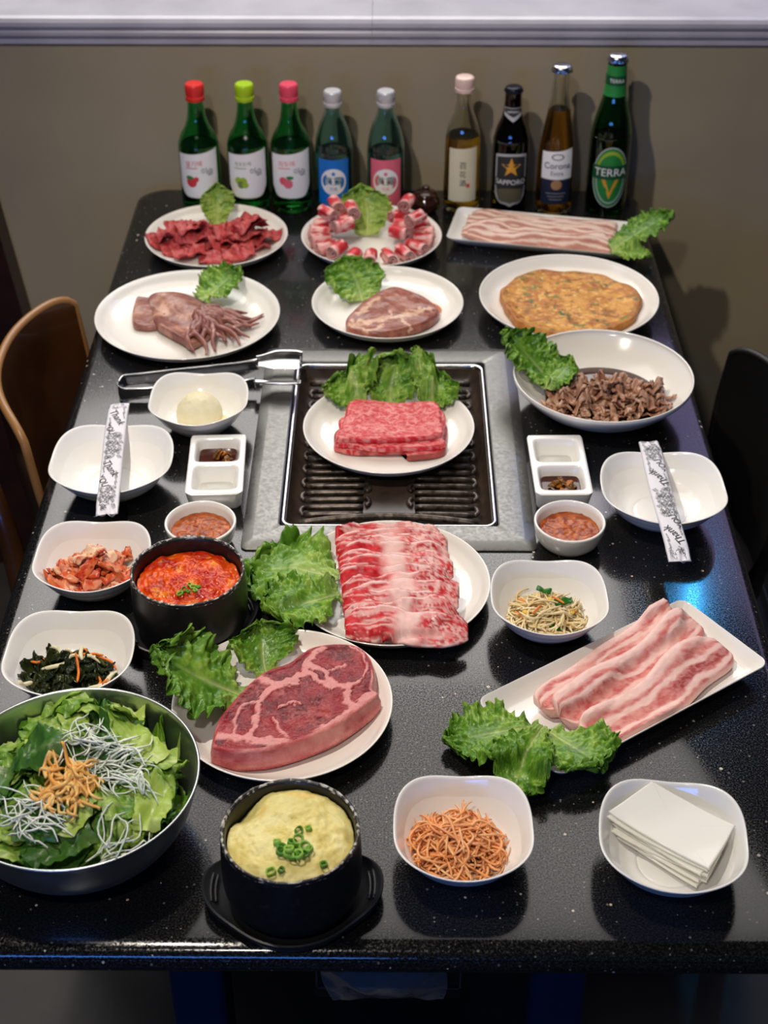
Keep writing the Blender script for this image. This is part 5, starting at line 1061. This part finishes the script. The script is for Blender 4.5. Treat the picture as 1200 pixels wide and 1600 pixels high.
# ------------------------------------------------------------------ kimchi
def layin(rel, F, V, cx, cy, rad_):
    d = V[:, :2]-[cx, cy]; r = np.hypot(d[:, 0], d[:, 1]); V = V.copy(); V[:, :2] = [cx, cy]+d*np.minimum(1, (.86*rad_)/np.maximum(r, 1e-6))[:, None]
    return rel.lay(V, F, .0004, drop=.30, blur=1)
rr = np.random.default_rng(9); RKm = plate_relief(-.318, 1.286, .065, cell=.0014, press=.0064); RSw = plate_relief(-.316, 1.132, .068, cell=.0014, press=.0048)
kc = (S(222, 140, 92), S(206, 92, 54), S(240, 206, 170))
for k in range(25, -1, -1):
    q = math.sqrt(k/26); a = k*2.4; x, y = -.320+.036*q*math.cos(a), 1.283+.032*q*math.sin(a); z = T+.014+.026*(1-q*q)
    VF, U, W = crumple(rr.uniform(.032, .048), rr.uniform(.014, .022), .0035, 500+k, .0030, 2.6, 22, 11, .6); V = VF[0]
    stem_ = k % 3 == 0
    c = mix(S(232, 176, 132) if stem_ else S(216, 112, 62), S(198, 62, 34), sst(.42, .66, fbm(V*110+k, k))); c = mix(c, S(240, 214, 184), (.7 if stem_ else .25)*sst(.5, .62, fbm(V*[60, 200, 60], k+3))); c = mix(c, S(150, 30, 20), sst(.66, .72, fbm(V*420, k+9)))
    o = wobj('kimchi_piece', (layin(RKm, VF[1], V@rotm((rr.uniform(-.4, .4), rr.uniform(-.2, .2), rr.uniform(-.7, .7)+(0 if k % 2 else .5))).T+[x, y, z], -.318, 1.286, .0612), VF[1]), m_wet, (x, y, z), col=c); tag(o, 'folded red orange piece of cabbage kimchi in the heap', 'kimchi', 'kimchi pieces in the square bowl')
# ------------------------------------------------------------------ seaweed salad
for k in range(37, -1, -1):
    q = math.sqrt(k/38); a = k*2.4; x, y = -.318+.040*q*math.cos(a), 1.124+.030*q*math.sin(a); z = T+.013+.023*(1-q*q)
    VF, U, W = crumple(rr.uniform(.026, .044), rr.uniform(.010, .018), .0014, 600+k, .0042, 3.6, 24, 9, .9); V = VF[0]
    c = mix(S(24, 34, 18), S(62, 66, 26), sst(.4, .7, fbm(V*90, k))*(1 if k % 4 == 0 else .5)); o = wobj('seaweed_piece', (layin(RSw, VF[1], V@rotm((rr.uniform(-.6, .6), rr.uniform(-.3, .3), rr.uniform(0, 6))).T+[x, y, z], -.316, 1.132, .0632), VF[1]), m_wet, (x, y, z), col=c); tag(o, 'crinkled dark green seaweed piece in the salad heap', 'seaweed', 'seaweed pieces in the square bowl')
def one_strand(name, label, cat, group, P, rad_, col_, on=None):
    P = spl(P, 22); u = np.linspace(-1, 1, 22); V, F = tube(P, rad_*(1-.6*np.abs(u)**5), 7)
    if on: V = on.lay(V, F, .0, drop=.30, blur=1)
    b = V.mean(0)
    c = np.tile(col_, (len(V), 1)); o = wobj(name, (V, F), m_wet, b, col=c); tag(o, label, cat, group)
zs = T+.036
for pts, kind in (([(65, 1045), (90, 1040), (120, 1033), (157, 1037)], 0), ([(130, 1072), (150, 1060), (172, 1052), (180, 1035)], 0), ([(135, 1068), (160, 1062), (178, 1048)], 0), ([(50, 1062), (36, 1066), (30, 1074)], 0), ([(70, 1008), (95, 1013), (120, 1020)], 0), ([(128, 1010), (126, 1025), (130, 1040)], 0),
    ([(100, 988), (104, 995), (112, 1002)], 1), ([(45, 1018), (58, 1020), (68, 1019)], 1), ([(98, 1027), (120, 1017), (138, 1014), (143, 1022), (132, 1030)], 1), ([(128, 1008), (150, 1009), (172, 1018), (180, 1033)], 1), ([(152, 1042), (155, 1052), (150, 1062)], 1), ([(110, 1020), (135, 1012), (160, 1012)], 1), ([(168, 1058), (165, 1066), (160, 1072)], 1), ([(120, 1030), (122, 1045), (120, 1060)], 1)):
    P = [at(x, y, zs-.004*(kind == 0)+.004*math.sin(i*1.4)) for i, (x, y) in enumerate(pts)]
    one_strand('radish_strip' if kind == 0 else 'carrot_strip', 'pale radish strip lying across the seaweed salad' if kind == 0 else 'thin orange carrot strip in the seaweed salad', 'radish' if kind == 0 else 'carrot', 'radish strips in the seaweed salad' if kind == 0 else 'carrot strips in the seaweed salad', P, .0022 if kind == 0 else .0014, S(222, 214, 176) if kind == 0 else S(222, 120, 44), RSw)
# ------------------------------------------------------------------ bean sprouts
h = heap(.157, 1.219, T+.009, .034, .030, .026)
stuff('bean_sprouts', 'tangled heap of pale seasoned bean sprouts in the square bowl', 'bean sprouts', strands(230, h, .0013, (.026, .046), (S(236, 220, 180), S(218, 190, 130)), 41, .4, 11), m_wet, (.157, 1.214, T+.010), (.161, 1.221, .0602))
rr = np.random.default_rng(14)
for k in range(16):
    p, a = h(rr, k); P = [np.array(p)+np.array([math.cos(a)*t, math.sin(a)*t, .007+.001*math.sin(t*400)]) for t in (-.008, 0, .008)]
    if k < 9: one_strand('carrot_strip', 'short orange carrot strip among the bean sprouts', 'carrot', 'carrot strips in the bean sprouts', P, .0012, S(226, 128, 50))
    else:
        o = obj('sprout_head', (lathe([(1e-5, -.0022), (.002, -.0016), (.0030, 0), (.0022, .0018), (1e-5, .0024)], 12)[0]*[1.5, 1, 1], lathe([(1e-5, -.0022), (.002, -.0016), (.0030, 0), (.0022, .0018), (1e-5, .0024)], 12)[1]), m_wet, col=np.tile(S(226, 190, 70), (62, 1)), loc=(p[0], p[1], p[2]+.007), rot=(0, 0, a)); tag(o, 'yellow bean sprout head in the sprout heap', 'sprout', 'yellow sprout heads in the square bowl')
for x, y, a, L in ((850, 922, -.3, .016), (880, 940, .1, .020), (868, 982, .4, .016)):
    p = at(x, y, T+.034 if y < 960 else T+.018); VF, U, W = crumple(L, .008, .0018, 900+x, .0010, 2, 12, 9, .3); o = obj('scallion_piece', VF, m_wet, col=np.tile(S(44, 104, 34), (len(VF[0]), 1)), loc=tuple(p), rot=(.2, 0, a)); tag(o, 'dark green scallion piece lying on the bean sprouts', 'scallion', 'scallion pieces on the bean sprouts')
# ------------------------------------------------------------------ shredded carrot and radish
h = heap(.056, .906, T+.009, .034, .030, .034)
stuff('shredded_carrot', 'tangled heap of orange shredded carrot and radish in the square bowl', 'carrot', strands(260, h, .0012, (.028, .050), (S(238, 150, 84), S(244, 190, 136)), 51, .45, 12), m_wet, (.058, .902, T+.010), (.062, .908, .0604))
# ------------------------------------------------------------------ radish sheets
m_rad = MAT('radish_sheet', S(244, 242, 232), .16, transl=.12, bump=(70, .12, .001))
for k in range(8):
    px_ = [(1013, 1234), (1018, 1236), (1080, 1264), (1142, 1297), (1147, 1301), (1144, 1306), (1127, 1336), (1108, 1366), (1104, 1369), (1100, 1367), (1025, 1322), (948, 1281), (944, 1277), (948, 1273), (980, 1252), (1009, 1235)]
    ol = outline(px_, T+.030); c0 = ol.mean(0); a = R((-5, 3, -3, 5, 1, -4, 2, 0)[k]); m2 = np.array([[math.cos(a), -math.sin(a)], [math.sin(a), math.cos(a)]])
    ol = (ol-c0)@m2.T*(.80+.022*k)+c0+np.array([.0018*math.sin(k*2), -.0014*(7-k)])
    d1 = (at(1106, 1368, T)-at(1015, 1235, T))[:2]; d1 /= np.linalg.norm(d1)
    V, F, s, p = slab(ol, T+.0118+.0027*k, .0021, re=.0009, n=120, rings=26)
    V[:, 2] += .0055*(((V[:, :2]-[.241, .900])**2).sum(1)/.0025)+.0014*np.cos(((V[:, :2]-c0)@np.array([d1[1], -d1[0]]))*70)      # the sheets sag to the bowl, all alike
    o = wobj('radish_sheet', (V, F), m_rad, (*c0, T+.0118+.0027*k)); tag(o, 'thin translucent white radish sheet in the squared stack', 'radish sheet', 'stacked radish sheets')
# ------------------------------------------------------------------ tongs
tg = thing('tongs', 'stainless steel tongs lying on the table with tips on the grill frame', 'tongs', (-.25, 1.70, T))
def band(P, hw, th=.0011):
    P = spl(P, 60); t = np.gradient(P, axis=0); t /= np.linalg.norm(t, axis=1)[:, None]; nn = np.cross(t, [0, 0, 1.]); hwv = np.interp(np.linspace(0, 1, 60), np.linspace(0, 1, len(hw)), hw)
    VF, U, W = strip(P, np.outer(hwv, [0, 0, 1.]), nn, th, 9, 8); return VF
o3 = np.array([-.25, 1.70, T]); L3 = lambda pts: [np.array(p)-o3 for p in pts]
z1 = T+.011
obj('arm', band(L3([(-.350, 1.676, z1), (-.346, 1.692, z1), (-.33, 1.698, z1), (-.27, 1.710, z1+.002), (-.20, 1.722, z1+.004), (-.175, 1.727, z1+.006)]), [.0095, .0095, .0085, .0075, .0075, .009]), m_steel2, tg)
obj('arm', band(L3([(-.350, 1.676, z1), (-.346, 1.664, z1), (-.33, 1.662, z1), (-.27, 1.668, z1+.002), (-.20, 1.676, z1+.004), (-.175, 1.678, z1+.006)]), [.0095, .0095, .0085, .0075, .0075, .009]), m_steel2, tg)
for y0, s_ in ((1.727, 1), (1.678, -1)):
    u = np.linspace(0, 1, 24); w_ = .009+.008*sst(0, .5, u)-.002*sst(.85, 1, u); P = np.stack([-.178+.060*u, y0+s_*.004*np.sin(u*2.4), T+.017+0*u], 1)-o3
    V, U, W = strip(P, np.stack([0*u, w_*.85, s_*w_*.35], 1), np.stack([0*u, 0*u, 1+0*u], 1), .0012, 17, 8)
    V[0][:, 2] += .0035*W**2; obj('grip', V, m_steel2, tg)
    for k in range(5): obj('grip_tooth', tube(np.array([(-.1205, y0-.010+.005*k, T+.018), (-.1205, y0-.0075+.005*k, T+.0225), (-.1205, y0-.005+.005*k, T+.018)])-o3, .0011, 6), m_steel2, tg)
# ------------------------------------------------------------------ chopsticks in paper sleeves
def sleeve(label, A, B, zA, texts, seed):
    A = np.array(A); B = np.array(B); d = B-A; L = np.linalg.norm(d); rz = math.atan2(-d[0], d[1]); t = thing('chopstick_sleeve', label, 'chopsticks', ((A[0]+B[0])/2, (A[1]+B[1])/2, zA), rz)
    u = np.linspace(0, 1, 60); W = .0125; hw = W*(1+.02*np.sin(u*9+seed)); th = .0012+.0058*sst(0, .12, u)*sst(1, .9, u)
    P = np.stack([.0008*np.sin(u*5+seed), (u-.5)*L, .0004*np.sin(u*7)+.0*u], 1)
    VF, U, Wd = strip(P, np.stack([hw, 0*u, 0*u], 1), np.tile([0, 0, 1.], (60, 1)), th, 17, 3.2); V = VF[0]
    endc = (U < .06) | (U > .94); V[:, 2] += np.where(endc, .0014*np.sin(Wd*8+seed), 0); V[:, 1] += np.where((U < .01) | (U > .99), .0016*np.sin(Wd*5+seed*2), 0)
    ps = obj('paper_sleeve', VF, m_paper, t)
    zt = lambda x, y: np.interp(y/L+.5, u, th)*(.5+.5*np.sqrt(np.clip(1-np.abs(x/W)**3.2, 0, 1)))+np.interp(y/L+.5, u, .0004*np.sin(u*7))+.0007
    for body, size, x, y, rot in texts:
        TV, TF = text_vf(body, size); c, s_ = math.cos(rot), math.sin(rot); X = TV[:, 0]*c-TV[:, 1]*s_+x; Y = TV[:, 0]*s_+TV[:, 1]*c+y
        keep = (np.abs(X) < W*.93) & (np.abs(Y) < L*.49); TF = [f for f in TF if all(keep[i] for i in f)]
        if TF: obj('lettering', (np.stack([X, Y, zt(X, Y)], 1), TF), m_ink, ps, smooth=False)
    for s_ in (-1, 1): obj('chopstick', tube([(s_*.0042, -L*.40, .0032), (s_*.0040, L*.40, .0032)], [.0018, .0020], 8), MAT('bamboo', S(206, 176, 120), .5), t)
    return t
rr = np.random.default_rng(4)
def words(sgn):
    out = []
    for y in (-.075, .033):
        out += [('Thank', .0135, -.0005*sgn, y*sgn, R(118 if sgn > 0 else -66)), ('YOU', .0115, .0068*sgn, (y+.024)*sgn, R(112 if sgn > 0 else -70))]
    for k, y in enumerate(np.arange(-.106, .107, .0052)):
        if -.097 < y < -.040 or .010 < y < .066:
            if k % 2: out.append(('thank you', .0034, -.0075*sgn if (y+.07)*(y-.04) > 0 else .0078*sgn, y*sgn, R(100 if sgn > 0 else -80)))
            continue
        for x, sz, rt in ((-.0065, .0042, 118), (.0002, .0060, 60), (.0068, .0046, 112)): out.append((('thank you', 'YOU', 'thanks')[(k+int(x*1000)) % 3], sz*(1 if k % 2 else .8), x*sgn, y*sgn, R(rt if sgn > 0 else rt-180)))
    return out
A, B = at(165, 802, T+.046), at(187, 629, T+.046); sleeve('chopsticks in a printed white paper sleeve across the bowl by the plywood chair', A[:2], B[:2], T+.0424, words(-1), 1)
A, B = at(1062, 874, T+.046), at(1013, 688, T+.046); sleeve('chopsticks in a printed white paper sleeve across the bowl below the beef bowl', A[:2], B[:2], T+.0424, words(1), 2)
